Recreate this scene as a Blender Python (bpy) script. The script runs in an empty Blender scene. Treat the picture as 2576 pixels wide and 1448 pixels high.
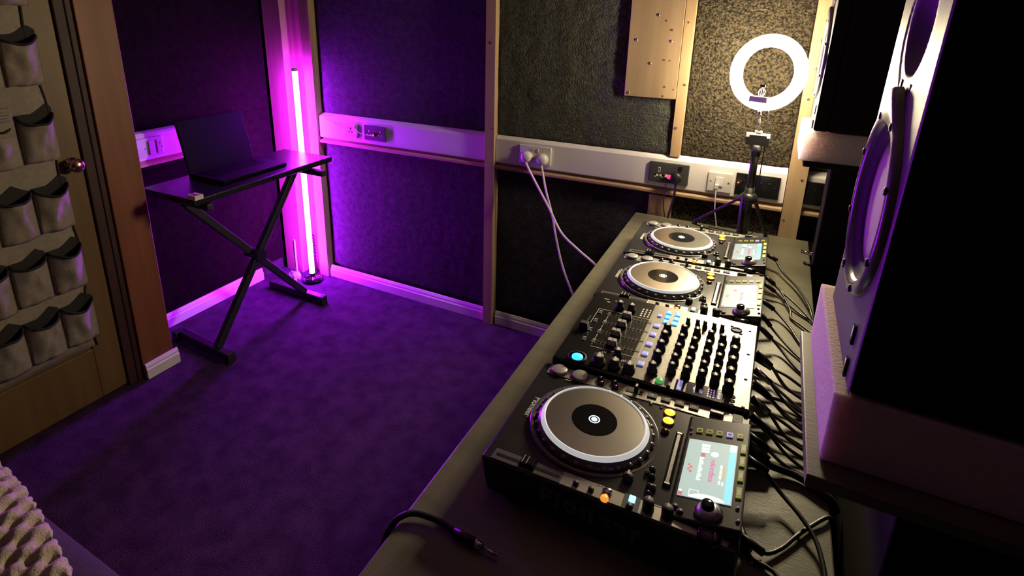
import bpy, bmesh, math, random
from mathutils import Vector, Matrix, noise
random.seed(7)
scene = bpy.context.scene
C = scene.collection
PI = math.pi

# ---------------------------------------------------------------- camera
cd = bpy.data.cameras.new('camera')
cam = bpy.data.objects.new('camera', cd)
C.objects.link(cam)
cd.sensor_fit = 'HORIZONTAL'
cd.sensor_width = 36.0
cd.lens = 1400.1333 / 2576 * 36.0
cd.shift_x = (1288 - 1198.7) / 2576
cd.shift_y = -(724 - 445.39) / 2576
cd.clip_start = 0.02
RT = ((0.88012299, 0.47470514, 0.00620879), (0.1428286, -0.25229262, -0.95705194), (-0.45275104, 0.84321022, -0.28985001))
mw = Matrix.Identity(4)
for i in range(3):
    mw[i][0] = RT[0][i]
    mw[i][1] = -RT[1][i]
    mw[i][2] = -RT[2][i]
mw.translation = (0.35916187, -0.68929136, 1.54465637)
cam.matrix_world = mw
scene.camera = cam

# ---------------------------------------------------------------- light levels
RING_STRENGTH = 260.0       # warm ring lamp on the tripod
RING_COLOR = (1.0, 0.83, 0.53)
TUBE_STRENGTH = 315.0        # violet LED tube in the corner
TUBE_COLOR = (0.40, 0.010, 1.0)
world = bpy.data.worlds.new('World')
scene.world = world
world.use_nodes = True
bg = world.node_tree.nodes['Background']
bg.inputs[0].default_value = (1.0, 0.55, 0.35, 1)
bg.inputs[1].default_value = 0.0015
vs = scene.view_settings
vs.view_transform = 'Standard'
vs.look = 'None'
vs.exposure = 0.0
vs.gamma = 1.0
vs.use_curve_mapping = False

# ---------------------------------------------------------------- materials
def nt(name):
    m = bpy.data.materials.new(name)
    m.use_nodes = True
    return m, m.node_tree.nodes, m.node_tree.links, m.node_tree.nodes['Principled BSDF']

def pbr(name, c1, c2=None, rough=0.6, metal=0.0, scale=8.0, stretch=(1, 1, 1), bump=0.0, bscale=60.0, detail=4.0, spec=0.5, lo=0.35, hi=0.65, bdist=0.01):
    m, N, L, b = nt(name)
    b.inputs['Roughness'].default_value = rough
    b.inputs['Metallic'].default_value = metal
    b.inputs['Specular IOR Level'].default_value = spec
    tc = N.new('ShaderNodeTexCoord')
    mp = N.new('ShaderNodeMapping')
    mp.inputs['Scale'].default_value = stretch
    L.new(tc.outputs['Object'], mp.inputs['Vector'])
    if c2 is None:
        c2 = tuple(min(1, v * 0.82) for v in c1)
    no = N.new('ShaderNodeTexNoise')
    no.inputs['Scale'].default_value = scale
    no.inputs['Detail'].default_value = detail
    L.new(mp.outputs[0], no.inputs['Vector'])
    cr = N.new('ShaderNodeValToRGB')
    cr.color_ramp.elements[0].position = lo
    cr.color_ramp.elements[1].position = hi
    cr.color_ramp.elements[0].color = (*c1, 1)
    cr.color_ramp.elements[1].color = (*c2, 1)
    L.new(no.outputs[0], cr.inputs[0])
    L.new(cr.outputs[0], b.inputs['Base Color'])
    if bump:
        n2 = N.new('ShaderNodeTexNoise')
        n2.inputs['Scale'].default_value = bscale
        n2.inputs['Detail'].default_value = 5
        L.new(mp.outputs[0], n2.inputs['Vector'])
        bp = N.new('ShaderNodeBump')
        bp.inputs['Strength'].default_value = bump
        bp.inputs['Distance'].default_value = bdist
        L.new(n2.outputs[0], bp.inputs['Height'])
        L.new(bp.outputs[0], b.inputs['Normal'])
    return m

def emit(name, c, s, base=None):
    m, N, L, b = nt(name)
    b.inputs['Base Color'].default_value = (*(base or c), 1)
    b.inputs['Emission Color'].default_value = (*c, 1)
    b.inputs['Emission Strength'].default_value = s
    b.inputs['Roughness'].default_value = 0.4
    return m

def woodm(name, c1, c2, axis=2, rough=0.55, bump=0.1, spec=0.4):
    s = [26, 26, 26]
    s[axis] = 1.6
    return pbr(name, c1, c2, rough=rough, scale=1.0, stretch=s, bump=bump, bscale=2.0, detail=6, spec=spec, lo=0.3, hi=0.7, bdist=0.003)

M = {}
M['pine'] = woodm('pine', (0.36, 0.245, 0.135), (0.46, 0.325, 0.19))
M['pine_x'] = woodm('pine_x', (0.36, 0.245, 0.135), (0.46, 0.325, 0.19), axis=0)
M['pine_y'] = woodm('pine_y', (0.36, 0.245, 0.135), (0.46, 0.325, 0.19), axis=1)
M['ply'] = woodm('ply', (0.31, 0.215, 0.125), (0.40, 0.285, 0.17), rough=0.6)
M['architrave'] = woodm('architrave', (0.17, 0.055, 0.018), (0.23, 0.080, 0.028), rough=0.5)
M['doorwood'] = woodm('doorwood', (0.125, 0.070, 0.020), (0.165, 0.098, 0.032), rough=0.5)
M['jamb'] = woodm('jamb', (0.035, 0.012, 0.010), (0.05, 0.018, 0.013), rough=0.6)
M['knot'] = pbr('knot', (0.12, 0.06, 0.03), rough=0.6)
M['screw'] = pbr('screw', (0.5, 0.45, 0.38), rough=0.35, metal=1)
M['trunk'] = pbr('trunk', (0.80, 0.77, 0.77), (0.74, 0.71, 0.72), rough=0.45, scale=5)
M['white'] = pbr('white_plastic', (0.72, 0.70, 0.66), rough=0.35)
M['whitep'] = pbr('white_paint', (0.82, 0.79, 0.75), (0.76, 0.73, 0.7), rough=0.5, bump=0.05, bscale=40)
M['carpet'] = pbr('carpet', (0.058, 0.023, 0.070), (0.100, 0.044, 0.114), rough=1.0, scale=14, bump=1.0, bscale=260, detail=8, spec=0.1, bdist=0.012)
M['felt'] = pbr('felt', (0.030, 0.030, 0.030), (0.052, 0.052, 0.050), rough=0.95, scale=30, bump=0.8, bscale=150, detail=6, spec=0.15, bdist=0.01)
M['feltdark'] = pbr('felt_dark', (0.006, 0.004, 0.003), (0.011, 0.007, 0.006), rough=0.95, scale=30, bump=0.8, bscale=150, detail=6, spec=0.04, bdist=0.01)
M['faderp'] = pbr('fader_panel', (0.011, 0.011, 0.011), rough=0.26, spec=0.25)
M['lidb'] = pbr('laptop_black', (0.004, 0.004, 0.005), rough=0.65, spec=0.08)
M['feltpile'] = pbr('felt_pile', (0.046, 0.050, 0.040), (0.085, 0.090, 0.075), rough=0.9, scale=55, bump=0.9, bscale=140, detail=6, spec=0.2, bdist=0.012)
M['chip'] = pbr('chip_foam', (0.088, 0.070, 0.042), (0.010, 0.008, 0.006), rough=0.85, scale=125, bump=1.0, bscale=140, detail=2.5, spec=0.25, lo=0.40, hi=0.62, bdist=0.02)  # dark tone of the noise stands in for shaded gaps between chips
M['wall'] = pbr('dark_wall', (0.035, 0.032, 0.032), rough=0.9)
M['ceil'] = pbr('ceiling_paint', (0.20, 0.135, 0.11), rough=0.9)
M['black'] = pbr('black_plastic', (0.012, 0.012, 0.013), rough=0.35)
M['blackm'] = pbr('black_matt', (0.014, 0.014, 0.015), rough=0.6, bump=0.05, bscale=200)
M['blackg'] = pbr('black_gloss', (0.010, 0.010, 0.012), rough=0.12)
M['board'] = pbr('black_board', (0.010, 0.010, 0.012), rough=0.30)
M['rubber'] = pbr('rubber', (0.012, 0.012, 0.012), rough=0.75)
M['cable'] = pbr('cable_black', (0.012, 0.012, 0.012), rough=0.4)
M['cablew'] = pbr('cable_white', (0.82, 0.76, 0.73), rough=0.4)
M['panelm'] = pbr('brushed_panel', (0.36, 0.345, 0.30), (0.41, 0.395, 0.345), rough=0.38, metal=0.55, scale=30, stretch=(1, 12, 1), bump=0.03, bscale=300)
M['mixm'] = pbr('mixer_panel', (0.155, 0.147, 0.128), (0.18, 0.172, 0.15), rough=0.43, metal=0.85, scale=30, bump=0.03, bscale=300)
M['cdjtop'] = pbr('player_top', (0.022, 0.022, 0.022), (0.03, 0.03, 0.03), rough=0.22, metal=0.0, scale=20)
M['platter'] = pbr('platter_alloy', (0.66, 0.645, 0.59), (0.72, 0.70, 0.65), rough=0.24, metal=1.0, scale=14)
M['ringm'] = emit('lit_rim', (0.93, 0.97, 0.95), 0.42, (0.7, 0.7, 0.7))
M['chrome'] = pbr('chrome', (0.70, 0.69, 0.67), rough=0.12, metal=1)
M['brushed'] = pbr('brushed_button', (0.72, 0.70, 0.66), rough=0.32, metal=0.7)
M['legend'] = pbr('white_print', (0.80, 0.78, 0.70), rough=0.5)
M['capw'] = pbr('fader_cap', (0.52, 0.50, 0.44), rough=0.35)
M['desk'] = pbr('desk_laminate', (0.118, 0.112, 0.072), (0.152, 0.144, 0.096), rough=0.38, scale=5, stretch=(1, 6, 1), bump=0.06, bscale=60)
M['orange'] = emit('orange_lamp', (1.0, 0.36, 0.02), 2.6)
M['orange2'] = emit('orange_lamp_dim', (1.0, 0.40, 0.06), 0.8)
M['blue'] = emit('blue_lamp', (0.02, 0.28, 1.0), 1.8)
M['bluefx'] = emit('blue_effect_lamp', (0.03, 0.42, 1.0), 2.2)
M['bluew'] = emit('blue_white_lamp', (0.25, 0.65, 1.0), 2.2)
M['lilac'] = emit('lilac_lamp', (0.40, 0.37, 0.85), 0.50)
M['green'] = emit('green_lamp', (0.10, 0.75, 0.16), 0.42, (0.05, 0.2, 0.06))
M['greend'] = emit('green_key', (0.35, 0.42, 0.03), 0.10)
M['red'] = emit('red_lamp', (1.0, 0.01, 0.02), 9.0)
M['wled'] = emit('white_led', (0.75, 0.9, 1.0), 1.6)
M['scr'] = emit('screen_bg', (0.42, 0.53, 0.48), 1.12, (0.02, 0.02, 0.02))
M['scr2'] = emit('screen_bg_low', (0.46, 0.50, 0.52), 0.75, (0.02, 0.02, 0.02))
M['scrw'] = emit('screen_white', (0.95, 1.0, 1.0), 1.1, (0.02, 0.02, 0.02))
M['scrb'] = emit('screen_cyan', (0.25, 0.72, 1.0), 1.15, (0.02, 0.02, 0.02))
M['scrp'] = emit('screen_pink', (0.95, 0.12, 0.42), 0.9, (0.02, 0.02, 0.02))
M['scrr'] = emit('screen_red', (0.85, 0.20, 0.22), 0.8, (0.02, 0.02, 0.02))
M['scry'] = emit('screen_yellow', (0.8, 0.65, 0.2), 0.8, (0.02, 0.02, 0.02))
M['cone'] = pbr('woofer_cone', (0.80, 0.62, 0.62), rough=0.7, bump=0.05, bscale=300)
M['baffle'] = pbr('speaker_baffle', (0.072, 0.069, 0.063), (0.085, 0.081, 0.075), rough=0.5, bump=0.04, bscale=400)
M['trim'] = pbr('speaker_trim', (0.13, 0.125, 0.12), rough=0.26, spec=0.6)
M['cab'] = pbr('speaker_cabinet', (0.012, 0.011, 0.010), rough=0.7, spec=0.2)
M['pad'] = pbr('pad_foam', (0.78, 0.70, 0.70), (0.68, 0.61, 0.61), rough=0.9, scale=120, bump=0.3, bscale=220)
M['padfar'] = pbr('pad_foam_soft', (0.80, 0.72, 0.72), (0.72, 0.66, 0.66), rough=0.9, scale=120, bump=0.3, bscale=220)
_b = M['padfar'].node_tree.nodes['Principled BSDF']
_b.inputs['Subsurface Weight'].default_value = 0.8
_b.inputs['Subsurface Radius'].default_value = (1.0, 0.85, 0.8)
_b.inputs['Subsurface Scale'].default_value = 0.09
M['padnear'] = M['padfar'].copy()
M['padnear'].name = 'pad_foam_near'
M['padnear'].node_tree.nodes['Principled BSDF'].inputs['Subsurface Scale'].default_value = 0.03
for _e, _c in zip([n for n in M['padnear'].node_tree.nodes if n.type == 'VALTORGB'][0].color_ramp.elements, ((0.78, 0.60, 0.60, 1), (0.70, 0.53, 0.53, 1))):
    _e.color = _c
M['sideprint'] = pbr('dim_print', (0.16, 0.15, 0.17), rough=0.4)
M['canvas'] = pbr('canvas', (0.30, 0.255, 0.19), (0.25, 0.215, 0.16), rough=0.9, scale=60, bump=0.2, bscale=300)
M['binding'] = pbr('binding', (0.02, 0.018, 0.016), rough=0.85)
M['sofa'] = pbr('sofa_cloth', (0.036, 0.026, 0.032), (0.048, 0.036, 0.043), rough=0.95, scale=50, bump=0.3, bscale=250)
M['throw'] = pbr('cream_wool', (0.60, 0.50, 0.38), (0.50, 0.42, 0.32), rough=0.95, scale=90, bump=0.5, bscale=260)
M['brass'] = pbr('brass', (0.75, 0.55, 0.35), rough=0.2, metal=1)
M['card'] = pbr('white_card', (0.78, 0.74, 0.66), rough=0.6)
M['redprint'] = pbr('red_print', (0.5, 0.08, 0.06), rough=0.6)
M['plastic_bag'] = pbr('clear_wrap', (0.6, 0.58, 0.6), rough=0.2)
M['dvi'] = pbr('dark_grey', (0.05, 0.05, 0.052), rough=0.5)

# ---------------------------------------------------------------- mesh builder
class MB:
    def __init__(self):
        self.v = []
        self.f = []
        self.mi = []
        self.sm = []
    def add(self, vs_, fs, mat=0, smooth=False, X=None):
        o = len(self.v)
        for p in vs_:
            p = Vector(p)
            if X is not None:
                p = X @ p
            self.v.append(p)
        for f in fs:
            self.f.append([i + o for i in f])
            self.mi.append(mat)
            self.sm.append(smooth)
        return self
    def box(self, x0, x1, y0, y1, z0, z1, mat=0, X=None):
        v = [(x0, y0, z0), (x1, y0, z0), (x1, y1, z0), (x0, y1, z0), (x0, y0, z1), (x1, y0, z1), (x1, y1, z1), (x0, y1, z1)]
        return self.add(v, [(3, 2, 1, 0), (4, 5, 6, 7), (0, 1, 5, 4), (1, 2, 6, 5), (2, 3, 7, 6), (3, 0, 4, 7)], mat, X=X)
    def hexa(self, v, mat=0):
        return self.add(v, [(3, 2, 1, 0), (4, 5, 6, 7), (0, 1, 5, 4), (1, 2, 6, 5), (2, 3, 7, 6), (3, 0, 4, 7)], mat)
    def prism(self, pts, z0, z1, mat=0, X=None):
        # polygon in xy (counter-clockwise) pulled from z0 to z1
        n = len(pts)
        v = [(p[0], p[1], z0) for p in pts] + [(p[0], p[1], z1) for p in pts]
        f = [tuple(range(n - 1, -1, -1)), tuple(range(n, 2 * n))] + [(i, (i + 1) % n, n + (i + 1) % n, n + i) for i in range(n)]
        return self.add(v, f, mat, X=X)
    def lathe(self, prof, n=32, mat=0, X=None, smooth=True, caps=True):
        v = []
        for r, z in prof:
            for k in range(n):
                a = 2 * PI * k / n
                v.append((r * math.cos(a), r * math.sin(a), z))
        f = []
        m = len(prof)
        for j in range(m - 1):
            for k in range(n):
                f.append((j * n + k, j * n + (k + 1) % n, (j + 1) * n + (k + 1) % n, (j + 1) * n + k))
        self.add(v, f, mat, smooth, X)
        if caps:
            if prof[0][0] > 1e-6:
                o = len(self.v) - len(v)
                self.f.append([o + k for k in range(n - 1, -1, -1)]); self.mi.append(mat); self.sm.append(False)
            if prof[-1][0] > 1e-6:
                o = len(self.v) - n
                self.f.append([o + k for k in range(n)]); self.mi.append(mat); self.sm.append(False)
        return self
    def cyl(self, c, r, z0, z1, n=20, mat=0, r2=None, bev=0.0, X=None):
        r2 = r if r2 is None else r2
        T = Matrix.Translation((c[0], c[1], 0))
        if X is not None:
            T = X @ T
        if bev:
            pr = [(r, z0), (r2, z1 - bev), (r2 - bev, z1)]
        else:
            pr = [(r, z0), (r2, z1)]
        return self.lathe(pr, n, mat, T, smooth=False)
    def bar(self, p, q, r, n=10, mat=0, r2=None):
        p = Vector(p); q = Vector(q)
        d = q - p
        X = Matrix.Translation(p) @ d.to_track_quat('Z', 'Y').to_matrix().to_4x4()
        return self.lathe([(r, 0), (r if r2 is None else r2, d.length)], n, mat, X)
    def beam(self, p, q, w, h, mat=0, up=(0, 0, 1)):
        p = Vector(p); q = Vector(q)
        d = (q - p).normalized()
        s = d.cross(Vector(up)).normalized() * w / 2
        u = s.cross(d).normalized() * h / 2
        v = [p - s - u, p + s - u, p + s + u, p - s + u, q - s - u, q + s - u, q + s + u, q - s + u]
        return self.add(v, [(0, 1, 2, 3), (7, 6, 5, 4), (4, 5, 1, 0), (5, 6, 2, 1), (6, 7, 3, 2), (7, 4, 0, 3)], mat)
    def tube(self, pts, r, n=8, mat=0, sub=6, close=False):
        P = [Vector(p) for p in pts]
        if sub > 1 and len(P) > 2:
            Q = []
            for i in range(len(P) - 1):
                p0 = P[max(i - 1, 0)]; p1 = P[i]; p2 = P[i + 1]; p3 = P[min(i + 2, len(P) - 1)]
                for k in range(sub):
                    t = k / sub
                    Q.append(0.5 * ((2 * p1) + (p2 - p0) * t + (2 * p0 - 5 * p1 + 4 * p2 - p3) * t * t + (3 * p1 - p0 - 3 * p2 + p3) * t ** 3))
            Q.append(P[-1])
            P = Q
        d = (P[1] - P[0]).normalized()
        a = d.orthogonal().normalized()
        v = []
        for i, p in enumerate(P):
            t = (P[min(i + 1, len(P) - 1)] - P[max(i - 1, 0)]).normalized()
            a = (a - t * a.dot(t)).normalized()
            b = t.cross(a)
            for k in range(n):
                w = 2 * PI * k / n
                v.append(p + (a * math.cos(w) + b * math.sin(w)) * r)
        f = []
        for i in range(len(P) - 1):
            for k in range(n):
                f.append((i * n + k, i * n + (k + 1) % n, (i + 1) * n + (k + 1) % n, (i + 1) * n + k))
        f.append(tuple(range(n - 1, -1, -1)))
        f.append(tuple(range((len(P) - 1) * n, len(P) * n)))
        return self.add(v, f, mat, True)
    def text(self, s, size, X, mat=0, depth=0.0004, center=False, shear=0.0, space=1.0, bold=0.0):
        cu = bpy.data.curves.new('t', 'FONT')
        cu.body = s
        cu.size = size
        cu.extrude = depth
        cu.shear = shear
        cu.offset = bold
        cu.space_character = space
        if center:
            cu.align_x = 'CENTER'
        ob = bpy.data.objects.new('t', cu)
        C.objects.link(ob)
        me = bpy.data.meshes.new_from_object(ob.evaluated_get(bpy.context.evaluated_depsgraph_get()))
        self.add([v.co.copy() for v in me.vertices], [tuple(p.vertices) for p in me.polygons], mat, False, X)
        bpy.data.objects.remove(ob)
        bpy.data.curves.remove(cu)
        bpy.data.meshes.remove(me)
        return self
    def build(self, name, mats, parent=None, bevel=0.0, loc=None, seg=2):
        me = bpy.data.meshes.new(name)
        me.from_pydata([tuple(v) for v in self.v], [], self.f)
        if not isinstance(mats, (list, tuple)):
            mats = [mats]
        for m in mats:
            me.materials.append(M[m] if isinstance(m, str) else m)
        me.polygons.foreach_set('material_index', self.mi)
        me.polygons.foreach_set('use_smooth', self.sm)
        me.update()
        ob = bpy.data.objects.new(name, me)
        C.objects.link(ob)
        if parent is not None:
            ob.parent = parent
        if loc is not None:
            ob.location = loc
        if bevel:
            bv = ob.modifiers.new('bevel', 'BEVEL')
            bv.width = bevel
            bv.segments = seg
            bv.limit_method = 'ANGLE'
            bv.angle_limit = math.radians(40)
        return ob

def tag(o, label=None, cat=None, group=None, kind=None):
    if label: o['label'] = label
    if cat: o['category'] = cat
    if group: o['group'] = group
    if kind: o['kind'] = kind
    return o
def empty(name, loc, label, cat, group=None, rz=0.0):
    o = bpy.data.objects.new(name, None)
    C.objects.link(o)
    o.location = loc
    o.rotation_euler = (0, 0, rz)
    o.empty_display_size = 0.05
    return tag(o, label, cat, group)
def struct(o):
    o['kind'] = 'structure'
    return o
def copy_tree(o, parent=None):
    c = o.copy()
    C.objects.link(c)
    c.parent = parent
    for ch in [x for x in bpy.data.objects if x.parent == o]:
        copy_tree(ch, c)
    return c
def frame(xa, ya, za, o):
    # matrix whose columns are the given axes and origin
    X = Matrix.Identity(4)
    for i in range(3):
        X[i][0] = xa[i]; X[i][1] = ya[i]; X[i][2] = za[i]; X[i][3] = o[i]
    return X

# ---------------------------------------------------------------- room shell
WY = 1.62          # surface of the back wall
struct(MB().box(-2.4, 1.6, -2.2, 1.8, -0.06, 0.0).build('floor', 'carpet'))
struct(MB().box(-2.4, 1.6, -2.2, 1.8, 2.35, 2.42).build('ceiling', 'ceil'))
struct(MB().box(-2.4, 1.6, WY, WY + 0.1, 0, 2.35).build('wall_back', 'wall'))
struct(MB().box(-2.30, -2.19, 0.58, WY, 0, 2.35).build('wall_left', 'wall'))
struct(MB().box(1.35, 1.45, -2.1, WY, 0, 2.35).build('wall_right', 'wall'))
struct(MB().box(-2.4, 1.45, -2.2, -2.1, 0, 2.35).build('wall_front', 'wall'))
# door side: nib wall past the doorway, head and the stretch before the door
struct(MB().box(-2.19, -1.89, 0.445, 0.578, 0, 2.35).box(-2.19, -1.90, -2.1, -0.50, 0, 2.35).box(-2.19, -1.90, -0.50, 0.445, 2.06, 2.35).build('wall_doorside', 'wall'))
struct(MB().box(-1.89, -1.868, 0.443, 0.580, 0, 2.35).build('trim_1', 'architrave', bevel=0.003))
struct(MB().box(-1.985, -1.885, 0.385, 0.4445, 0, 2.06).box(-1.915, -1.879, 0.42, 0.4445, 0, 2.06).build('trim_2', 'jamb', bevel=0.004))
# door leaf with frame-and-panel relief and a knob
dm = MB().box(-1.945, -1.905, -0.46, 0.384, 0.006, 2.04)
dm.box(-1.906, -1.897, -0.46, -0.36, 0.01, 2.04).box(-1.906, -1.897, 0.285, 0.384, 0.01, 2.04)
dm.box(-1.906, -1.897, -0.36, 0.285, 0.01, 0.235).box(-1.906, -1.897, -0.36, 0.285, 1.92, 2.04).box(-1.906, -1.897, -0.36, 0.285, 0.98, 1.10)
door = struct(dm.build('door_1', 'doorwood', bevel=0.003))
kx = frame((0, 1, 0), (0, 0, 1), (1, 0, 0), (-1.897, 0.345, 0.985))
MB().lathe([(0.026, 0), (0.026, 0.004), (0.011, 0.007), (0.010, 0.022), (0.017, 0.027), (0.0245, 0.036), (0.026, 0.044), (0.022, 0.053), (0.012, 0.058), (0.0, 0.059)], 28, 0, kx).build('door_knob', 'brass', door)

# skirting boards
def skirting(name, pts, h=0.072, t=0.016):
    # pts: two floor points; the board stands on the room side (to the right of p->q)
    p, q = Vector((*pts[0], 0)), Vector((*pts[1], 0))
    d = (q - p).normalized()
    s = Vector((d.y, -d.x, 0))
    X = frame(s, (0, 0, 1), -d if False else s.cross(Vector((0, 0, 1))), p)
    L_ = (q - p).length
    prof = [(0, 0), (t, 0), (t, h * 0.62), (t * 0.75, h * 0.70), (t * 0.75, h * 0.82), (t * 0.4, h), (0, h)]
    zdir = s.cross(Vector((0, 0, 1)))
    sgn = 1 if zdir.dot(d) > 0 else -1
    m = MB()
    m.prism(prof if True else prof, 0, sgn * L_, 0, X)
    return struct(m.build(name, 'whitep', bevel=0.0015))
skirting('baseboard_left', [(-2.172, 0.60), (-2.172, 1.345)])
skirting('baseboard_door', [(-1.868, 0.447), (-1.868, 0.597)])
skirting('baseboard_back', [(-1.848, 1.585), (-0.806, 1.585)])
skirting('baseboard_back_2', [(-0.744, 1.585), (0.43, 1.585)])

# timber battens fixed over the panels
def batten(n, x0, x1, y0, y1, z0, z1, mat='pine', knots=()):
    m = MB().box(x0, x1, y0, y1, z0, z1)
    for kxx, kz, kr in knots:
        m.cyl((0, 0), kr, 0, 0.0012, 10, 1, X=frame((1, 0, 0), (0, 0, 1), (0, -1, 0), (kxx, y0, kz)))
    return struct(m.build('trim_%d' % n, [mat, 'knot'], bevel=0.002))
batten(3, -0.803, -0.755, 1.553, WY, 0, 2.35, knots=[(-0.76, 1.02, 0.004), (-0.78, 1.4, 0.006)])
batten(4, 0.020, 0.056, 1.572, WY, 0.985, 2.35, knots=[(0.03, 1.10, 0.006), (0.045, 1.27, 0.005), (0.034, 1.5, 0.004)])
batten(5, -0.044, 0.047, 1.572, WY, 0, 0.815, knots=[(0.0, 0.5, 0.006)])
batten(6, 0.440, 0.500, 1.553, WY, 0, 2.35, knots=[(0.485, 0.96, 0.005), (0.46, 1.25, 0.005), (0.45, 0.80, 0.004)])
batten(7, -1.915, -1.848, 1.556, WY, 0, 2.35)
batten(8, -2.150, -2.020, 1.520, WY, 0, 2.35)
struct(MB().box(-2.02, -1.915, 1.598, WY, 0, 2.35).build('trim_9', 'pine'))
struct(MB().box(-2.02, -1.995, 1.575, 1.598, 0, 2.35).box(-1.943, -1.915, 1.58, 1.598, 0, 2.35).build('trim_10', 'pine', bevel=0.003))

# ---------------------------------------------------------------- acoustic panels
def panel(name, label, org, ua, va, na, w, h, mat, thick=0.018, amp=0.002, step=0.02, freq=30.0, ridged=False, cat='wall panel', group=None):
    nu = max(2, int(w / step)); nv = max(2, int(h / step))
    o = Vector(org); ua = Vector(ua); va = Vector(va); na = Vector(na)
    v = []; f = []
    for j in range(nv + 1):
        for i in range(nu + 1):
            p = o + ua * (w * i / nu) + va * (h * j / nv)
            if ridged:
                d = noise.noise(p * freq) * 0.7 + noise.noise(p * freq * 2.3) * 0.5
            else:
                d = noise.noise(p * freq) * 0.5 + noise.noise(p * freq * 0.18) * 1.2
            e = 0.0 if i in (0, nu) or j in (0, nv) else 1.0
            v.append(p + na * (thick + amp * d * e + (0 if e else -amp)))
    for j in range(nv):
        for i in range(nu):
            a = j * (nu + 1) + i
            f.append((a, a + 1, a + nu + 2, a + nu + 1))
    m = MB().add(v, f, 0, True)
    c = [o, o + ua * w, o + ua * w + va * h, o + va * h]
    ct = [p + na * (thick - amp) for p in c]
    m.add(c + ct, [(3, 2, 1, 0), (0, 1, 5, 4), (1, 2, 6, 5), (2, 3, 7, 6), (3, 0, 4, 7)], 0)
    return tag(m.build(name, mat), label, cat, group)
BX, BZ, BN = (1, 0, 0), (0, 0, 1), (0, -1, 0)
PY = WY - 0.003
panel('acoustic_panel', 'large black felt wall panel above the trunking beside the glowing corner tube', (-1.846, PY, 0.989), BX, BZ, BN, 1.042, 1.35, 'felt', amp=0.003, step=0.03)
panel('acoustic_panel', 'black felt wall panel near the floor, glowing violet beside the corner tube', (-1.846, PY, 0.075), BX, BZ, BN, 1.042, 0.75, 'felt', amp=0.0045, step=0.014, freq=26)
panel('acoustic_panel', 'grey felt wall panel with a coarse nap, left of the plywood board', (-0.754, PY, 0.989), BX, BZ, BN, 0.772, 1.35, 'feltpile', thick=0.032, amp=0.0035, step=0.009, freq=85)
panel('acoustic_panel', 'dark lower felt panel behind the two crossing white cables', (-0.754, PY, 0.075), BX, BZ, BN, 0.708, 0.75, 'felt', amp=0.003, step=0.02)
panel('acoustic_panel', 'rough brown chip foam wall panel behind the ring light', (0.057, PY, 0.989), BX, BZ, BN, 0.382, 1.35, 'chip', thick=0.022, amp=0.0062, step=0.0042, freq=95, ridged=True)
panel('acoustic_panel', 'small rough foam panel below the sockets at the far end of the desk', (0.048, PY, 0.03), BX, BZ, BN, 0.391, 0.79, 'chip', thick=0.022, amp=0.0062, step=0.006, freq=80, ridged=True)
panel('acoustic_panel', 'dark felt panel on the back wall behind the far speaker', (0.501, PY, 0.99), BX, BZ, BN, 0.84, 1.34, 'felt', step=0.05)
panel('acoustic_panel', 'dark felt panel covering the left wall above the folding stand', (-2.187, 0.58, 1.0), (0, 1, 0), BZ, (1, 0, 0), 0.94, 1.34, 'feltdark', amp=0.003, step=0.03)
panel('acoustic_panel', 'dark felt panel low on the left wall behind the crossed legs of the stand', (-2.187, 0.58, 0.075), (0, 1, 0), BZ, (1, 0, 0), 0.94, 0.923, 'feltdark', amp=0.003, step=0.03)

# plywood board screwed on the grey panel
pb = MB().box(-0.180, 0.018, 1.566, 1.581, 1.213, 1.95)
ply = tag(pb.build('plywood_board', 'ply', bevel=0.0015), 'pale plywood board with screw heads and knots, fixed high on the grey felt', 'board')
for (sx, sz) in [(-0.075, 1.525), (-0.150, 1.432), (-0.02, 1.43), (-0.090, 1.345), (-0.164, 1.226), (-0.03, 1.62)]:
    MB().lathe([(0.0058, 0), (0.0055, 0.0016), (0.002, 0.0022), (0, 0.0018)], 12, 0, frame((1, 0, 0), (0, 0, 1), (0, -1, 0), (sx, 1.566, sz))).build('screw', 'screw', ply)
kn = MB()
for (sx, sz, r) in [(-0.045, 1.505, 0.0035), (-0.022, 1.472, 0.0045), (-0.04, 1.36, 0.004), (-0.018, 1.358, 0.003), (-0.028, 1.258, 0.004), (-0.031, 1.222, 0.004), (0.006, 1.25, 0.003)]:
    kn.cyl((0, 0), r, 0, 0.0008, 9, 0, X=frame((1.3, 0, 0), (0, 0, 1), (0, -1, 0), (sx, 1.566, sz)))
kn.build('knot', 'knot', ply)

# ---------------------------------------------------------------- dado trunking
def trunk_run(label, x0, x1):
    t = empty('cable_trunking', ((x0 + x1) / 2, WY, 0.83), label, 'cable trunking', None)
    L_ = (x1 - x0) / 2
    m = MB()
    prof = [(-0.0, 0.025), (-0.046, 0.025), (-0.050, 0.029), (-0.050, 0.140), (-0.043, 0.148), (-0.020, 0.158), (0.0, 0.158)]
    X = frame((0, 1, 0), (0, 0, 1), (1, 0, 0), (-L_, 0, 0))
    m.prism(prof, 0, 2 * L_, 0, X).build('cover', 'trunk', t, bevel=0.001)
    prof = [(0, -0.006), (-0.052, -0.006), (-0.056, -0.002), (-0.056, 0.007), (-0.050, 0.011), (-0.034, 0.014), (-0.034, 0.025), (0, 0.025)]
    MB().prism(prof, 0, 2 * L_, 0, X).build('ledge', 'pine_x', t, bevel=0.001, )
    return t
trunk_run('white cable trunking on the wall between the corner tube and the first post', -1.846, -0.805)
trunk_run('white cable trunking with sockets running behind the tripod', -0.753, 0.438)
trunk_run('short dark stretch of trunking behind the far speaker stand', 0.502, 0.78)
t = empty('cable_trunking', (-2.164, 0.97, 0.85), 'white cable trunking with a rounded end on the left wall behind the laptop', 'cable trunking')
m = MB()
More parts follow.
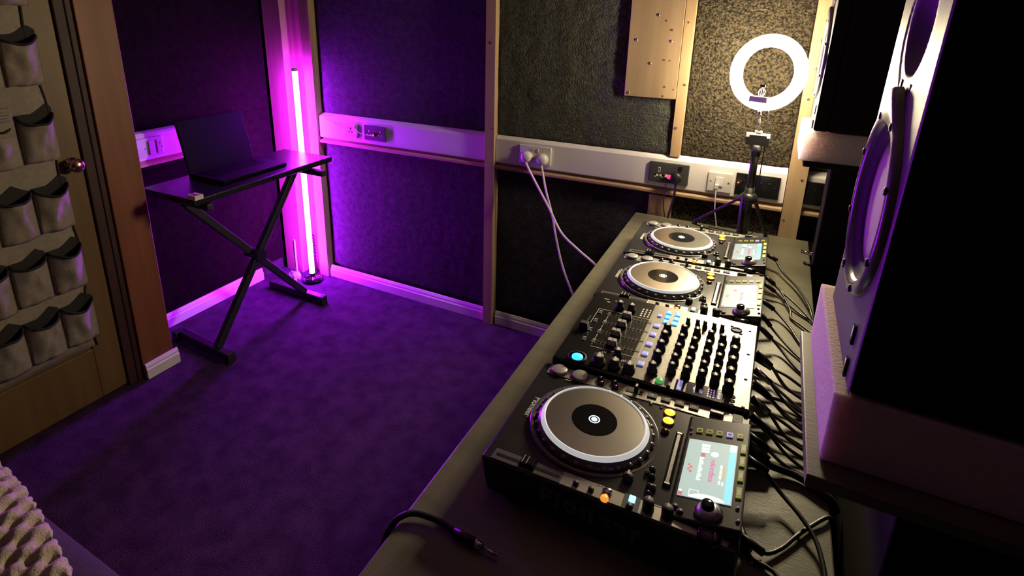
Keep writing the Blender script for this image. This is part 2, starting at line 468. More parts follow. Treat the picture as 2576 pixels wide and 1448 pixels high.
X = frame((-1, 0, 0), (0, 0, 1), (0, 1, 0), (0, -0.39, 0))
m.prism([(0, 0.02), (-0.028, 0.02), (-0.032, 0.024), (-0.032, 0.135), (-0.026, 0.146), (0, 0.152)], 0, 0.71, 0, X)
m.prism([(0, 0.02), (-0.02, 0.02), (-0.024, 0.024), (-0.024, 0.125), (-0.016, 0.14), (0, 0.146)], 0.71, 0.725, 0, X)
m.build('cover', 'trunk', t, bevel=0.003)
MB().prism([(0, -0.008), (-0.034, -0.008), (-0.034, 0.004), (-0.022, 0.010), (-0.022, 0.02), (0, 0.02)], 0, 0.72, 0, X).build('ledge', 'pine_y', t)

# ---------------------------------------------------------------- sockets
TY = WY - 0.050
def wall_X(x, z, y=TY):
    return frame((1, 0, 0), (0, 0, 1), (0, -1, 0), (0, 0, 0)), (x, y, z)
XW = frame((1, 0, 0), (0, 0, 1), (0, -1, 0), (0, 0, 0))
def plate(t, w, h, mat, d=0.009):
    return MB().box(-w / 2, w / 2, -h / 2, h / 2, 0, d, X=XW).build('faceplate', mat, t, bevel=0.003)
def rocker(t, x, z, mat, w=0.011, h=0.02, d=0.009):
    return MB().hexa([XW @ Vector(p) for p in [(x - w / 2, z - h / 2, d), (x + w / 2, z - h / 2, d), (x + w / 2, z + h / 2, d), (x - w / 2, z + h / 2, d), (x - w / 2, z - h / 2, d + .001), (x + w / 2, z - h / 2, d + .001), (x + w / 2, z + h / 2, d + .005), (x - w / 2, z + h / 2, d + .005)]]).build('rocker_switch', mat, t)
def pinholes(t, x, z, mat, d=0.009, s=1.0):
    m = MB()
    m.box(x - .0035 * s, x + .0035 * s, z + .004 * s, z + .016 * s, d, d + .0008, X=XW)
    m.box(x - .014 * s, x - .005 * s, z - .010 * s, z - .004 * s, d, d + .0008, X=XW)
    m.box(x + .005 * s, x + .014 * s, z - .010 * s, z - .004 * s, d, d + .0008, X=XW)
    return m.build('pin_slots', mat, t)
def screws(t, pts, d=0.009, mat='screw'):
    for x, z in pts:
        MB().cyl((x, z), 0.003, d, d + 0.0008, 10, X=XW).build('screw', mat, t)
# white double socket that feeds the two white cables
t = empty('wall_socket', (-0.553, TY, 0.917), 'white double wall socket with two white plugs in it', 'socket')
plate(t, 0.152, 0.084, 'white')
rocker(t, -0.008, 0.022, 'white'); rocker(t, 0.012, 0.022, 'white')
# black socket with the red lit adaptor
t = empty('wall_socket', (0.024, TY, 0.917), 'dark grey double socket with white pin slots, below the plywood board', 'socket')
plate(t, 0.153, 0.084, 'dvi')
m = MB()
for (a0, a1, b0, b1) in [(-.040, -.032, .002, .022), (-.054, -.0385, -.016, -.008), (-.0335, -.018, -.016, -.008), (-.054, -.047, -.020, -.008), (-.025, -.018, -.020, -.008)]:
    m.box(a0, a1, b0, b1, .009, .0098, X=XW)
m.build('pin_slots', 'card', t)
MB().box(-.0385, -.0335, .006, .018, .0098, .0101, X=XW).build('earth_slot', 'black', t)
screws(t, [(-.066, 0), (.066, 0.0)], mat='dvi')
rocker(t, 0.045, 0.024, 'black')
# white plug-in point with network lead
t = empty('network_outlet', (0.215, TY, 0.908), 'square white data outlet beside the tripod pole', 'socket')
plate(t, 0.086, 0.078, 'white')
MB().box(-.015, .012, -.014, .022, .009, .013, X=XW).build('jack_cover', 'trunk', t, bevel=0.001)
screws(t, [(-.032, 0.002), (.032, 0.002)], mat='knot')
# black plate with speaker terminals
def black_plate(x, label, w=0.150):
    t = empty('terminal_plate', (x, TY, 0.913), label, 'wall plate')
    plate(t, w, 0.086, 'blackg')
    for k, (px, pz) in enumerate([(-.065, .006), (-.045, .016), (-.017, .016), (.012, .016), (.040, .016), (.062, .002)]):
        MB().cyl((px, pz), 0.0032, .009, .011, 10, X=XW).build('terminal', 'chrome', t)
black_plate(0.345, 'glossy black wall plate with six metal terminals behind the tripod pole')
black_plate(0.575, 'black wall plate in shadow below the far speaker')
# left bay, near the tube
t = empty('wall_socket', (-1.615, TY, 0.917), 'single white wall socket bathed in violet light', 'socket')
plate(t, 0.086, 0.080, 'white'); pinholes(t, 0, 0, 'black'); rocker(t, 0.025, 0.02, 'white')
t = empty('wall_socket', (-1.455, TY, 0.917), 'small dark wall socket with a red glow, on the violet trunking', 'socket')
plate(t, 0.140, 0.080, 'dvi'); pinholes(t, -0.036, 0, 'card'); pinholes(t, 0.036, 0, 'card')
m = MB().cyl((0, -0.006), 0.009, .009, .019, 14, X=XW)
m.build('adaptor', 'black', t)
MB().cyl((0, -0.006), 0.0055, .019, .022, 12, X=XW).build('indicator_lamp', 'red', t)
tag(MB().tube([(-1.80, TY - .004, 0.965), (-1.76, TY - .004, 0.955), (-1.70, TY - .004, 0.935), (-1.68, TY - .012, 0.925)], 0.0022, 6).tube([(-1.57, TY - .012, 0.92), (-1.54, TY - .016, 0.910), (-1.50, TY - .012, 0.905), (-1.46, TY - .022, 0.91)], 0.002, 6).build('cable', 'cablew'), 'thin pale lead trailing over the violet trunking', 'cable')
# left wall double socket
t = empty('wall_socket', (-2.132, 0.778, 0.930), 'white double switch plate on the left wall next to the door frame', 'socket', rz=PI / 2)
plate(t, 0.130, 0.088, 'white', d=0.011)
MB().box(-0.004, 0.022, -0.035, 0.03, .011, .015, X=XW).build('rocker_switch', 'card', t, bevel=0.001)
MB().box(0.031, 0.036, -0.033, 0.028, .011, .0125, X=XW).build('slot', 'knot', t)
screws(t, [(-.022, -.004), (.050, 0.012), (.058, -.008)], d=0.011, mat='knot')

# two white plugs with leads hanging behind the desk
def plug(x, z, label, pts):
    t = empty('power_lead', (x, TY - 0.009, z), label, 'cable', 'white leads from the wall socket')
    MB().lathe([(0.026, 0.0), (0.027, 0.012), (0.024, 0.024), (0.015, 0.031), (0.0, 0.032)], 22, 0, XW).build('plug', 'white', t)
    q = [Vector(p) - Vector(t.location) for p in pts]
    MB().tube(q, 0.0050, 8).build('cord', 'cablew', t)
plug(-0.588, 0.908, 'white plug and lead, the one nearer the wooden post, crossing in front of the other', [(-0.588, TY - .03, 0.892), (-0.575, 1.535, 0.868), (-0.53, 1.525, 0.804), (-0.445, 1.48, 0.713), (-0.365, 1.43, 0.63), (-0.27, 1.38, 0.59), (-0.170, 1.34, 0.548), (-0.09, 1.30, 0.48)])
plug(-0.513, 0.905, 'white plug and lead hanging behind the other, its cord dropping steeply', [(-0.513, TY - .03, 0.89), (-0.507, 1.54, 0.86), (-0.483, 1.54, 0.762), (-0.452, 1.545, 0.656), (-0.425, 1.54, 0.548), (-0.378, 1.52, 0.42), (-0.30, 1.49, 0.28), (-0.22, 1.46, 0.10), (-0.14, 1.44, 0.02)])

# adaptor with red lamp and its two dark leads
t = empty('power_adaptor', (0.042, TY - 0.0105, 0.907), 'black plug-in adaptor glowing red in the dark grey socket', 'adaptor')
MB().lathe([(0.023, 0), (0.024, 0.02), (0.02, 0.03), (0, 0.031)], 20, 0, XW @ Matrix.Translation((0.014, 0, 0))).build('plug', 'black', t)
MB().box(-0.026, 0.004, -0.011, 0.013, 0.0, 0.024, X=XW).build('usb_block', 'black', t, bevel=0.002)
MB().lathe([(0.0085, 0), (0.008, 0.003), (0.004, 0.006), (0, 0.0065)], 14, 0, XW @ Matrix.Translation((-0.010, 0.003, 0.024))).build('indicator_lamp', 'red', t)
MB().box(-0.027, -0.014, 0.000, 0.012, 0.024, 0.026, X=XW).build('usb_tip', 'card', t)
MB().tube([(-0.02, -0.02, -0.01), (-0.021, -0.022, -0.05), (-0.022, -0.012, -0.12), (-0.012, 0.0, -0.20), (-0.01, -0.02, -0.35)], 0.0022, 7).build('cord', 'cable', t)
MB().tube([(0.016, -0.02, -0.018), (0.017, -0.024, -0.06), (0.012, -0.016, -0.10), (0.0, -0.012, -0.18), (-0.002, -0.02, -0.30)], 0.0048, 7).build('cord', 'cable', t)
t = empty('network_lead', (0.207, TY - 0.012, 0.899), 'thin pale network lead dropping from the square outlet', 'cable')
MB().box(-0.006, 0.006, -0.012, 0.004, 0.0, 0.02, X=XW).build('connector', 'card', t, bevel=0.001)
MB().tube([(0, -0.014, -0.010), (0.002, -0.022, -0.04), (0.007, -0.024, -0.10), (0.018, -0.018, -0.155), (0.03, -0.02, -0.25)], 0.0022, 7).build('cord', 'cablew', t)

# ---------------------------------------------------------------- desk
DZ = 0.735
desk = empty('desk', (0.22, 0.55, 0), 'long olive grey desk carrying the players and mixer', 'desk')
dk = Vector(desk.location)
MB().box(-0.088, 0.540, -0.62, 1.553, DZ - 0.036, DZ).build('desktop', 'desk', desk, bevel=0.003).location = -dk
for (lx, ly) in [(0.0, -0.5), (0.45, -0.5), (0.0, 1.43), (0.45, 1.43)]:
    MB().box(lx - .025, lx + .025, ly - .025, ly + .025, 0, DZ - 0.036).build('leg', 'blackm', desk, bevel=0.002).location = -dk
MB().box(0.485, 0.505, -0.47, 1.40, 0.25, DZ - 0.036).build('modesty_panel', 'blackm', desk).location = -dk

# ---------------------------------------------------------------- media player
def ptop(u):
    return 0.074 + 0.040 * u
SL = math.atan(0.040)
def onTop(u, v, d=0.0):
    # frame on the sloping top: x = +u (away from the operator), y = +v, z = normal
    return Matrix.Translation((u, v, ptop(u) + d)) @ Matrix.Rotation(-SL, 4, 'Y')
TXT = Matrix.Rotation(-PI / 2, 4, 'Z')      # text reading direction along -v
JX, JY, JZ, JR = 0.153, 0.1525, 0.0996, 0.0905
def make_player(label):
    p = empty('media_player', (0, 0, DZ), label, 'dj player', 'disc players on the desk')
    W, D = 0.305, 0.405
    # body: wedge with a raised left and right shoulder and a hollow front lip
    b = MB()
    z0 = 0.010
    b.hexa([(0.012, 0, z0), (D, 0, z0), (D, W, z0), (0.012, W, z0), (0.0, 0, ptop(0)), (D, 0, ptop(D)), (D, W, ptop(D)), (0.0, W, ptop(0))])
    b.build('body', 'cdjtop', p, bevel=0.004)
    f = MB()
    for (fx, fy) in [(.04, .03), (.04, .275), (.37, .03), (.37, .275)]:
        f.cyl((fx, fy), 0.014, 0, z0, 14)
    f.build('foot', 'rubber', p)
    # metal side strips (left carries play and cue, right the tempo slider)
    def strip(v0, v1, mat, name):
        m = MB()
        m.box(0.016, 0.392, v0, v1, 0.0, 0.0016, X=Matrix.Translation((0, 0, ptop(0))) @ Matrix.Rotation(-SL, 4, 'Y'))
        return m.build(name, mat, p, bevel=0.0006)
    strip(0.268, 0.301, 'panelm', 'side_strip')
    # the right strip is only metal behind the slider
    MB().prism([(0.14, 0.003), (0.39, 0.003), (0.392, 0.012), (0.335, 0.030), (0.14, 0.030)], 0, 0.0016, 0, Matrix.Translation((0, 0, ptop(0))) @ Matrix.Rotation(-SL, 4, 'Y')).build('side_strip', 'panelm', p, bevel=0.0006)
    # jog wheel
    T = Matrix.Translation((JX, JY, 0))
    zb = ptop(JX)
    j = MB().lathe([(0.116, zb - 0.006), (0.116, zb + 0.0035), (0.113, zb + 0.0045), (0.108, zb + 0.003)], 72, 0, T, caps=False)
    jb = j.build('jog_surround', 'trim', p)
    j = MB().lathe([(0.104, zb - .004), (0.1035, zb + 0.006), (0.100, JZ - 0.008), (0.097, JZ - 0.005)], 72, 0, T, caps=False)
    for k in range(28):
        a = 2 * PI * k / 28
        j.lathe([(0.0062, 0), (0.0054, 0.0022), (0.003, 0.0036), (0, 0.0040)], 8, 0, Matrix.Translation((JX + 0.1015 * math.cos(a), JY + 0.1015 * math.sin(a), zb + 0.0070)))
    jw = j.build('jog_wheel', 'trim', p)
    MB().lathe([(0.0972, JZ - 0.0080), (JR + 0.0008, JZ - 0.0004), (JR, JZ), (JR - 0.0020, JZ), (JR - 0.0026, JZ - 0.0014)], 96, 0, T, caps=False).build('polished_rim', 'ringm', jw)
    MB().lathe([(0.0401, JZ - 0.0016), (JR - 0.0025, JZ - 0.0016)], 96, 0, T, caps=False).build('platter_plate', 'platter', jw)
    MB().lathe([(0.0, JZ - 0.0012), (0.0405, JZ - 0.0012)], 64, 0, T, caps=False).build('display_disc', 'blackg', jw)
    MB().lathe([(0.0, JZ - 0.0008), (0.0055, JZ - 0.0008)], 24, 0, T, caps=False).lathe([(0.0080, JZ - 0.0008), (0.0100, JZ - 0.0008)], 32, 0, T, caps=False).build('display_lamp', 'wled', jw)
    # play and cue
    for (u, nm) in [(0.039, 'play_button'), (0.084, 'cue_button')]:
        X = onTop(u, 0.285, 0.0016)
        MB().lathe([(0.0185, 0), (0.0185, 0.003), (0.0172, 0.0036)], 36, 0, X, caps=False).build(nm + '_ring', 'trim', p)
        MB().lathe([(0.0168, 0.0), (0.0165, 0.0046), (0.0150, 0.0055), (0.0, 0.0050)], 36, 0, X).build(nm, 'brushed', p)
    # track and search pairs
    for (u, v) in [(0.124, 0.2925), (0.129, 0.2785), (0.153, 0.2925), (0.158, 0.2785)]:
        MB().lathe([(0.0062, 0), (0.0062, 0.005), (0.0052, 0.0064), (0, 0.0068)], 18, 0, onTop(u, v, 0.0016)).build('track_button', 'blackg', p)
        MB().lathe([(0.0036, 0), (0.003, 0.0006), (0, 0.0008)], 12, 0, onTop(u + .001, v, 0.0084)).build('button_glint', 'chrome', p)
    # direction lever
    lv = MB().box(-0.016, 0.016, -0.0055, 0.0055, 0, 0.001, X=onTop(0.195, 0.285, 0.0016)).build('direction_slot', 'black', p)
    MB().box(-0.004, 0.004, -0.0045, 0.0045, 0, 0.016, X=onTop(0.199, 0.285, 0.0016)).build('direction_lever', 'blackg', p, bevel=0.001)
    MB().box(-0.0018, 0.0018, -0.0046, 0.0046, 0.0, 0.0005, X=onTop(0.199, 0.285, 0.0177)).build('lever_mark', 'legend', p)
    # hot cue keys
    for k, u in enumerate((0.230, 0.2555, 0.281, 0.3065)):
        MB().box(-0.0088, 0.0088, -0.0075, 0.0075, 0, 0.0026, X=onTop(u, 0.286, 0.0016)).build('hot_cue_key', 'blackm', p, bevel=0.0012)
        kk = MB()
        kk.text(('R', 'A', 'B', 'C')[k], 0.009, onTop(u - 0.003, 0.289, 0.0044) @ TXT, 0, 0.0002)
        kk.build('key_legend', 'legend', p)
    # card and usb doors at the rear of the strip
    MB().box(-0.010, 0.010, -0.011, 0.011, 0, 0.0012, X=onTop(0.345, 0.285, 0.0016)).build('card_slot', 'black', p)
    MB().box(-0.012, 0.012, -0.004, 0.004, 0, 0.006, X=onTop(0.347, 0.284, 0.0028)).build('card_lever', 'trim', p, bevel=0.001)
    MB().box(-0.0085, 0.0085, -0.012, 0.012, 0, 0.004, X=onTop(0.382, 0.285, 0.0016)).build('usb_cover', 'blackm', p, bevel=0.001)
    # loop keys
    for (u, v) in [(0.269, 0.2505), (0.2705, 0.2265)]:
        MB().lathe([(0.0108, 0), (0.0108, 0.003), (0.0098, 0.004)], 26, 0, onTop(u, v), caps=False).build('loop_ring', 'trim', p)
        MB().lathe([(0.0098, 0), (0.0096, 0.0042), (0.008, 0.0054), (0, 0.0056)], 26, 0, onTop(u, v)).build('loop_button', 'orange', p)
    MB().lathe([(0.007, 0), (0.007, 0.003), (0.005, 0.005), (0, 0.0054)], 18, 0, onTop(0.270, 0.198)).build('exit_button', 'blackg', p)
    for (u, v) in [(0.232, 0.264), (0.252, 0.262)]:
        MB().lathe([(0.0036, 0), (0.003, 0.002), (0, 0.0026)], 12, 0, onTop(u, v)).build('small_button', 'chrome', p)
    # wedge with the screen
    zr = 0.112
    hs = MB()
    u0, u1 = 0.303, 0.404
    v0, v1 = 0.014, 0.262
    za, zc = ptop(u0) + 0.004, zr
    hs.hexa([(u0, v0, ptop(u0) - .004), (u1, v0, ptop(u1) - .004), (u1, v1, ptop(u1) - .004), (u0, v1, ptop(u0) - .004), (u0 + .003, v0 + .003, za), (u1, v0 + .003, zc), (u1, v1 - .003, zc), (u0 + .003, v1 - .003, za)])
    hb = hs.build('screen_housing', 'black', p, bevel=0.003)
    ang = math.atan2(zc - za, u1 - u0 - .003)
    def onScr(u, v, d=0.0):
        return Matrix.Translation((u, v, za + (u - u0 - .003) * math.tan(ang) + d)) @ Matrix.Rotation(-ang, 4, 'Y')
    # display: x along the tilt (up in reading direction), reading along -v
    cu, cv = 0.3495, 0.127
    su, sv = 0.0385, 0.0665
    d = MB()
    XS = onScr(cu, cv, 0.0014)
    d.box(-su, su, -sv, sv, -0.001, 0, 0, XS)
    e = 0.0003
    def r(x0, x1, y0, y1, mat, lift=1):
        d.box(x0, x1, y0, y1, 0, e * lift, mat, XS)
    r(su - 0.011, su - 0.0015, -sv + .001, sv - 0.018, 2)                     # cyan title band
    r(su - 0.011, su - 0.0015, sv - 0.0175, sv - .001, 1)
    r(-su + 0.0005, -su + 0.007, -sv + 0.0005, -sv + 0.0075, 4)
    r(-su + 0.0015, -su + 0.0055, -sv + 0.0085, -sv + 0.012, 1)
    # pale arc at the bottom corner of the picture
    arc = [(0.029 * math.cos(a) * 0.9 - 0.002, -sv + 0.0006 + 0.010 * math.sin(a)) for a in [PI * k / 14 for k in range(15)]]
    d.prism([(x + 0.006, y) for x, y in arc], 0, e, 1, XS)
    # white outlined box
    for (a0, a1, b0, b1) in [(-.0225, -.0085, -.0515, -.0505), (-.0225, -.0085, -.0645, -.0635), (-.0225, -.0215, -.0645, -.0505), (-.0095, -.0085, -.0645, -.0505)]:
        r(a0, a1, b0, b1, 1)
    # row of small text blocks (white), a red block above them
    yy = 0.058
    for k, wv in enumerate((.007, .006, .0045)):
        r(-.0165 + .0005 * k, -.0035, yy - wv, yy, 1); yy -= wv + .0016
    r(-.0155, -.0085, yy - .009, yy - .001, 4); yy -= .011
    for k, wv in enumerate((.0035, .0025, .004, .003, .0045, .0025, .004, .003, .0025, .0035, .003, .0028)):
        r(-.0160, -.0095 - (.002 if k % 3 == 1 else 0), yy - wv, yy, 1); yy -= wv + .0013
    for k in range(4):
        r(-.0315 + (k % 2) * .003, -.0285 + (k % 2) * .004, .001 - k * .005, .005 - k * .005, 4)
    d.text('rekordbox', 0.0125, XS @ Matrix.Translation((0.0015, 0.0235, 0)) @ TXT, 3, e, space=0.95)
    d.lathe([(0.0, e), (0.0062, e), (0.0062, 0)], 22, 1, XS @ Matrix.Translation((0.0055, 0.036, 0)), smooth=False)
    for k, (yv, col) in enumerate([(.012, 5), (.001, 5), (-.010, 5)]):
        r(.0215, .0245, yv - .009, yv, col); r(.0165, .0200, yv - .008, yv + .001, 1)
    r(.0165, .0195, -.030, -.022, 1); r(.0215, .024, -.031, -.024, 1)
    d.build('display', ['scr', 'scrw', 'scrb', 'scrp', 'scrr', 'scry'], p)
    # keys along the top edge of the display and beside it
    for v in (0.188, 0.157, 0.124, 0.088):
        MB().box(-0.0042, 0.0042, -0.0115, 0.0115, 0, 0.0022, X=onScr(0.3958, v, 0.0)).build('menu_key', 'greend', p, bevel=0.0008)
        MB().box(-0.0022, 0.0022, -0.006, 0.006, 0, 0.0003, X=onScr(0.3958, v, 0.0022)).build('key_legend', 'legend', p)
    for k, u in enumerate((0.325, 0.341, 0.357, 0.373, 0.389)):
        MB().box(-0.0052, 0.0052, -0.0060, 0.0060, 0, 0.0022, X=onScr(u, 0.219, 0.0)).build('source_key', 'greend' if k != 3 else 'lilac', p, bevel=0.0008)
        MB().box(-0.003, 0.003, -0.0022, 0.0022, 0, 0.0003, X=onScr(u, 0.219, 0.0022)).build('key_legend', 'black', p)
    for (u, v) in [(0.311, 0.221), (0.3125, 0.209)]:
        MB().lathe([(0.0026, 0), (0.002, 0.002), (0, 0.0024)], 10, 0, onScr(u, v)).build('small_button', 'chrome', p)
    # rotary selector with brushed metal skirt
    XR = onScr(0.3595, 0.039, 0.0)
    MB().lathe([(0.020, 0), (0.020, 0.003), (0.0185, 0.004)], 36, 0, XR, caps=False).build('selector_ring', 'trim', p)
    MB().lathe([(0.0178, 0.0), (0.0172, 0.0045), (0.0120, 0.0100), (0.0095, 0.0105)], 36, 0, XR, caps=False).build('selector_skirt', 'brushed', p)
    kn_ = MB().lathe([(0.0095, 0.008), (0.0092, 0.0165), (0.0080, 0.0180), (0, 0.0180)], 28, 0, XR)
    kn_.build('selector_knob', 'blackg', p)
    for (u, v) in [(0.313, 0.037), (0.3215, 0.029)]:
        MB().lathe([(0.005, 0), (0.005, 0.002), (0, 0.003)], 14, 0, onScr(u, v)).build('small_button', 'dvi', p)
    for (u, v) in [(0.396, 0.058), (0.398, 0.034)]:
        MB().lathe([(0.0030, 0), (0.0026, 0.002), (0, 0.0028)], 10, 0, onScr(u, v)).build('small_button', 'chrome', p)
    # needle search strip
    XN = onTop(0.2945, 0.140, 0.0)
    MB().box(-0.0065, 0.0065, -0.066, 0.066, 0, 0.0035, X=XN).build('needle_strip', 'blackg', p, bevel=0.0015)
    tk = MB()
    for k in range(50):
        y = -0.058 + 0.116 * k / 49
        tk.box(-0.0030, 0.0022, y, y + 0.0010, 0.0035, 0.0038, X=XN)
    tk.box(-0.004, 0.004, 0.0600, 0.0635, 0.0035, 0.0045, X=XN).box(-0.004, 0.004, -0.0635, -0.0600, 0.0035, 0.0045, X=XN)
    tk.build('strip_scale', 'brushed', p)
    # middle buttons beside the strip
    for (u, v, rr, mt) in [(0.268, 0.098, .0055, 'blackg'), (0.262, 0.089, .0042, 'chrome'), (0.2705, 0.082, .0055, 'blackg'), (0.2735, 0.060, .0080, 'blackg'), (0.272, 0.046, .0058, 'blackg')]:
        MB().lathe([(rr, 0), (rr, 0.004), (rr * .7, 0.0062), (0, 0.0066)], 18, 0, onTop(u, v)).build('round_button', mt, p)
        MB().lathe([(rr * .35, 0), (rr * .3, 0.0008), (0, 0.001)], 10, 0, onTop(u, v + .001, 0.0064)).build('button_glint', 'chrome', p)
    MB().lathe([(0.0085, 0), (0.0085, 0.008), (0.006, 0.011), (0, 0.0115)], 20, 0, onTop(0.237, 0.062)).box(-0.0015, 0.0015, -0.001, 0.008, 0.011, 0.0125, 1, onTop(0.237, 0.062)).build('vinyl_knob', ['blackm', 'legend'], p)
    # tempo slider
    XT = onTop(0.082, 0.0155, 0.0)
    MB().box(-0.064, 0.060, -0.0125, 0.0125, 0, 0.0022, X=XT).build('tempo_plate', 'trim', p, bevel=0.001)
    MB().box(-0.058, 0.056, -0.0030, 0.0030, 0.0020, 0.0026, X=XT).build('tempo_slot', 'black', p)
    MB().hexa([XT @ Vector(q) for q in [(-0.014, -0.009, .0026), (0.014, -0.009, .0026), (0.014, 0.009, .0026), (-0.014, 0.009, .0026), (-0.011, -0.0085, .013), (0.011, -0.0085, .013), (0.011, 0.0085, .013), (-0.011, 0.0085, .013)]]).build('tempo_fader', 'blackg', p, bevel=0.001)
    tl = MB().box(-0.0008, 0.0008, -0.0086, 0.0086, 0, 0.0004, X=XT @ Matrix.Translation((0, 0, .013)))
    tl.box(-0.0085, -0.0065, -0.0086, 0.0086, 0, 0.0004, X=XT @ Matrix.Translation((0, 0, .013))).build('fader_mark', 'brushed', p)
    # buttons and knobs behind the slider
    for (u, v, rr, mt) in [(0.166, 0.0135, .0048, 'blackm'), (0.191, 0.0125, .0048, 'blackm'), (0.215, 0.020, .0078, 'chrome'), (0.2145, 0.0055, .0062, 'orange2')]:
        MB().lathe([(rr, 0), (rr, 0.004), (rr * .8, 0.0056), (0, 0.006)], 20, 0, onTop(u, v, 0.0014)).build('tempo_button', mt, p)
    MB().box(-0.0125, 0.0125, -0.0145, 0.0145, 0, 0.0012, X=onTop(0.2525, 0.0165, 0.0014)).build('jog_mode_plate', 'blackm', p)
    MB().box(-0.0048, 0.0048, -0.0058, 0.0058, 0, 0.004, X=onTop(0.2530, 0.0225, 0.0024)).build('jog_mode_key', 'bluew', p, bevel=0.001)
    MB().lathe([(0.0055, 0), (0.005, 0.004), (0, 0.0046)], 16, 0, onTop(0.2520, 0.0078, 0.0024)).build('jog_mode_button', 'dvi', p)
    for (u, v) in [(0.278, 0.017), (0.306, 0.0165)]:
        kx_ = MB().lathe([(0.0088, 0), (0.0085, 0.017), (0.0075, 0.0185), (0, 0.0188)], 22, 0, onTop(u, v, 0.0014))
        kx_.box(-0.0008, 0.0008, 0.0, 0.0078, 0.0185, 0.0192, 1, onTop(u, v, 0.0014)).build('speed_knob', ['blackm', 'legend'], p)
    MB().lathe([(0.0165, 0), (0.0160, 0.008), (0.013, 0.011), (0, 0.0115)], 30, 0, onTop(0.365, 0.006, 0.001)).build('brake_knob', 'blackg', p)
    # printed name on the operator side, small, and large on the side face
    MB().text('Pioneer', 0.0195, onTop(0.026, 0.186, 0.0003) @ TXT, 0, 0.0002, bold=0.0004).build('lettering', 'legend', p)
    XF = frame((1, 0, 0), (0, 0, 1), (0, -1, 0), (0.110, -0.0006, 0.036))
    MB().text('Pioneer', 0.044, XF, 0, 0.0004, space=1.2, bold=0.0012).build('side_lettering', 'sideprint', p)
    pr = MB()
    for (u, v, w) in [(0.066, 0.262, .012), (0.11, 0.262, .010), (0.170, 0.028, .01), (0.20, 0.0285, .012), (0.29, 0.030, .010), (0.335, 0.018, .008), (0.335, 0.013, .007), (0.225, 0.271, .010), (0.255, 0.271, .010), (0.281, 0.271, .010)]:
        pr.box(-w / 2, w / 2, -0.0008, 0.0008, 0, 0.0003, X=onTop(u, v, 0.0018))
    pr.build('legend_print', 'legend', p)
    return p
YN, YM, YC, YF = 0.0, 0.3107, 0.6475, 0.963
near = make_player('nearest black disc player, with the biggest platter, at the front of the desk')
near.location = (0, YN, DZ)
mid_ = copy_tree(near)
mid_.location = (0, YC, DZ)
mid_['label'] = 'middle disc player, between the mixer and the farthest player'
far_ = copy_tree(near)
far_.location = (0, YF, DZ)
far_['label'] = 'farthest disc player, in front of the tripod'

# ---------------------------------------------------------------- mixer
MZ = 0.098
MW = 0.331
mx = empty('dj_mixer', (0, YM, DZ), 'black four channel mixer with rows of knobs, between two disc players', 'mixer')
def mtop(u):
    return 0.086 + 0.030 * u
MS = math.atan(0.030)
def onM(u, v, d=0.0):
    return Matrix.Translation((u, v - YM, mtop(u) + d)) @ Matrix.Rotation(-MS, 4, 'Y')
b = MB().hexa([(0.012, 0, .010), (0.400, 0, .010), (0.400, MW, .010), (0.012, MW, .010), (0.012, 0, mtop(.012)), (0.400, 0, mtop(.4)), (0.400, MW, mtop(.4)), (0.012, MW, mtop(.012))])
b.build('body', 'black', mx, bevel=0.003)
f = MB()
for (fx, fy) in [(.04, .03), (.04, .30), (.37, .03), (.37, .30)]:
    f.cyl((fx, fy), 0.014, 0, 0.010, 14)
f.build('foot', 'rubber', mx)
MB().box(0.0, 0.166 - .014, 0.003, MW - .003, 0, 0.0016, X=Matrix.Translation((0.014, 0, mtop(.014))) @ Matrix.Rotation(-MS, 4, 'Y')).build('fader_panel', 'faderp', mx)
MB().box(0.0, 0.398 - .166, 0.003, MW - .003, 0, 0.0018, X=Matrix.Translation((0.166, 0, mtop(.166))) @ Matrix.Rotation(-MS, 4, 'Y')).build('control_panel', 'mixm', mx, bevel=0.0005)
EPS = 0.0018
# engraved separating lines
ln = MB()
for v in (0.340 + 0.005, 0.385, 0.4265, 0.468, 0.508, 0.548):
    ln.box(0.238, 0.372, v - .0006, v + .0006, mtop(0.238) + .0018, mtop(0.238) + .0022, X=Matrix.Translation((0, -YM, -mtop(0.0) * 0)) ) if False else ln.add([onM(0.238, v - .0007, EPS + .0002) @ Vector((0, 0, 0)), onM(0.345, v - .0007, EPS + .0002) @ Vector((0, 0, 0)), onM(0.345, v + .0007, EPS + .0002) @ Vector((0, 0, 0)), onM(0.238, v + .0007, EPS + .0002) @ Vector((0, 0, 0))], [(0, 1, 2, 3)])
ln.build('engraved_lines', 'black', mx)
wl = MB()
def wline(u0, v0, u1, v1, w=0.0012):
    a = Vector((u1 - u0, v1 - v0, 0)).normalized()
    n = Vector((-a.y, a.x, 0)) * w / 2
    q = [(u0 + n.x, v0 + n.y), (u0 - n.x, v0 - n.y), (u1 - n.x, v1 - n.y), (u1 + n.x, v1 + n.y)]
    wl.add([onM(u, v, 0.0021) @ Vector((0, 0, 0)) for u, v in q], [(0, 1, 2, 3)])
wline(0.178, 0.552, 0.178, 0.385); wline(0.044, 0.556, 0.179, 0.556); wline(0.074, 0.549, 0.074, 0.394); wline(0.074, 0.386, 0.178, 0.386); wline(0.044, 0.556, 0.044, 0.48)
wl.build('panel_lines', 'legend', mx)
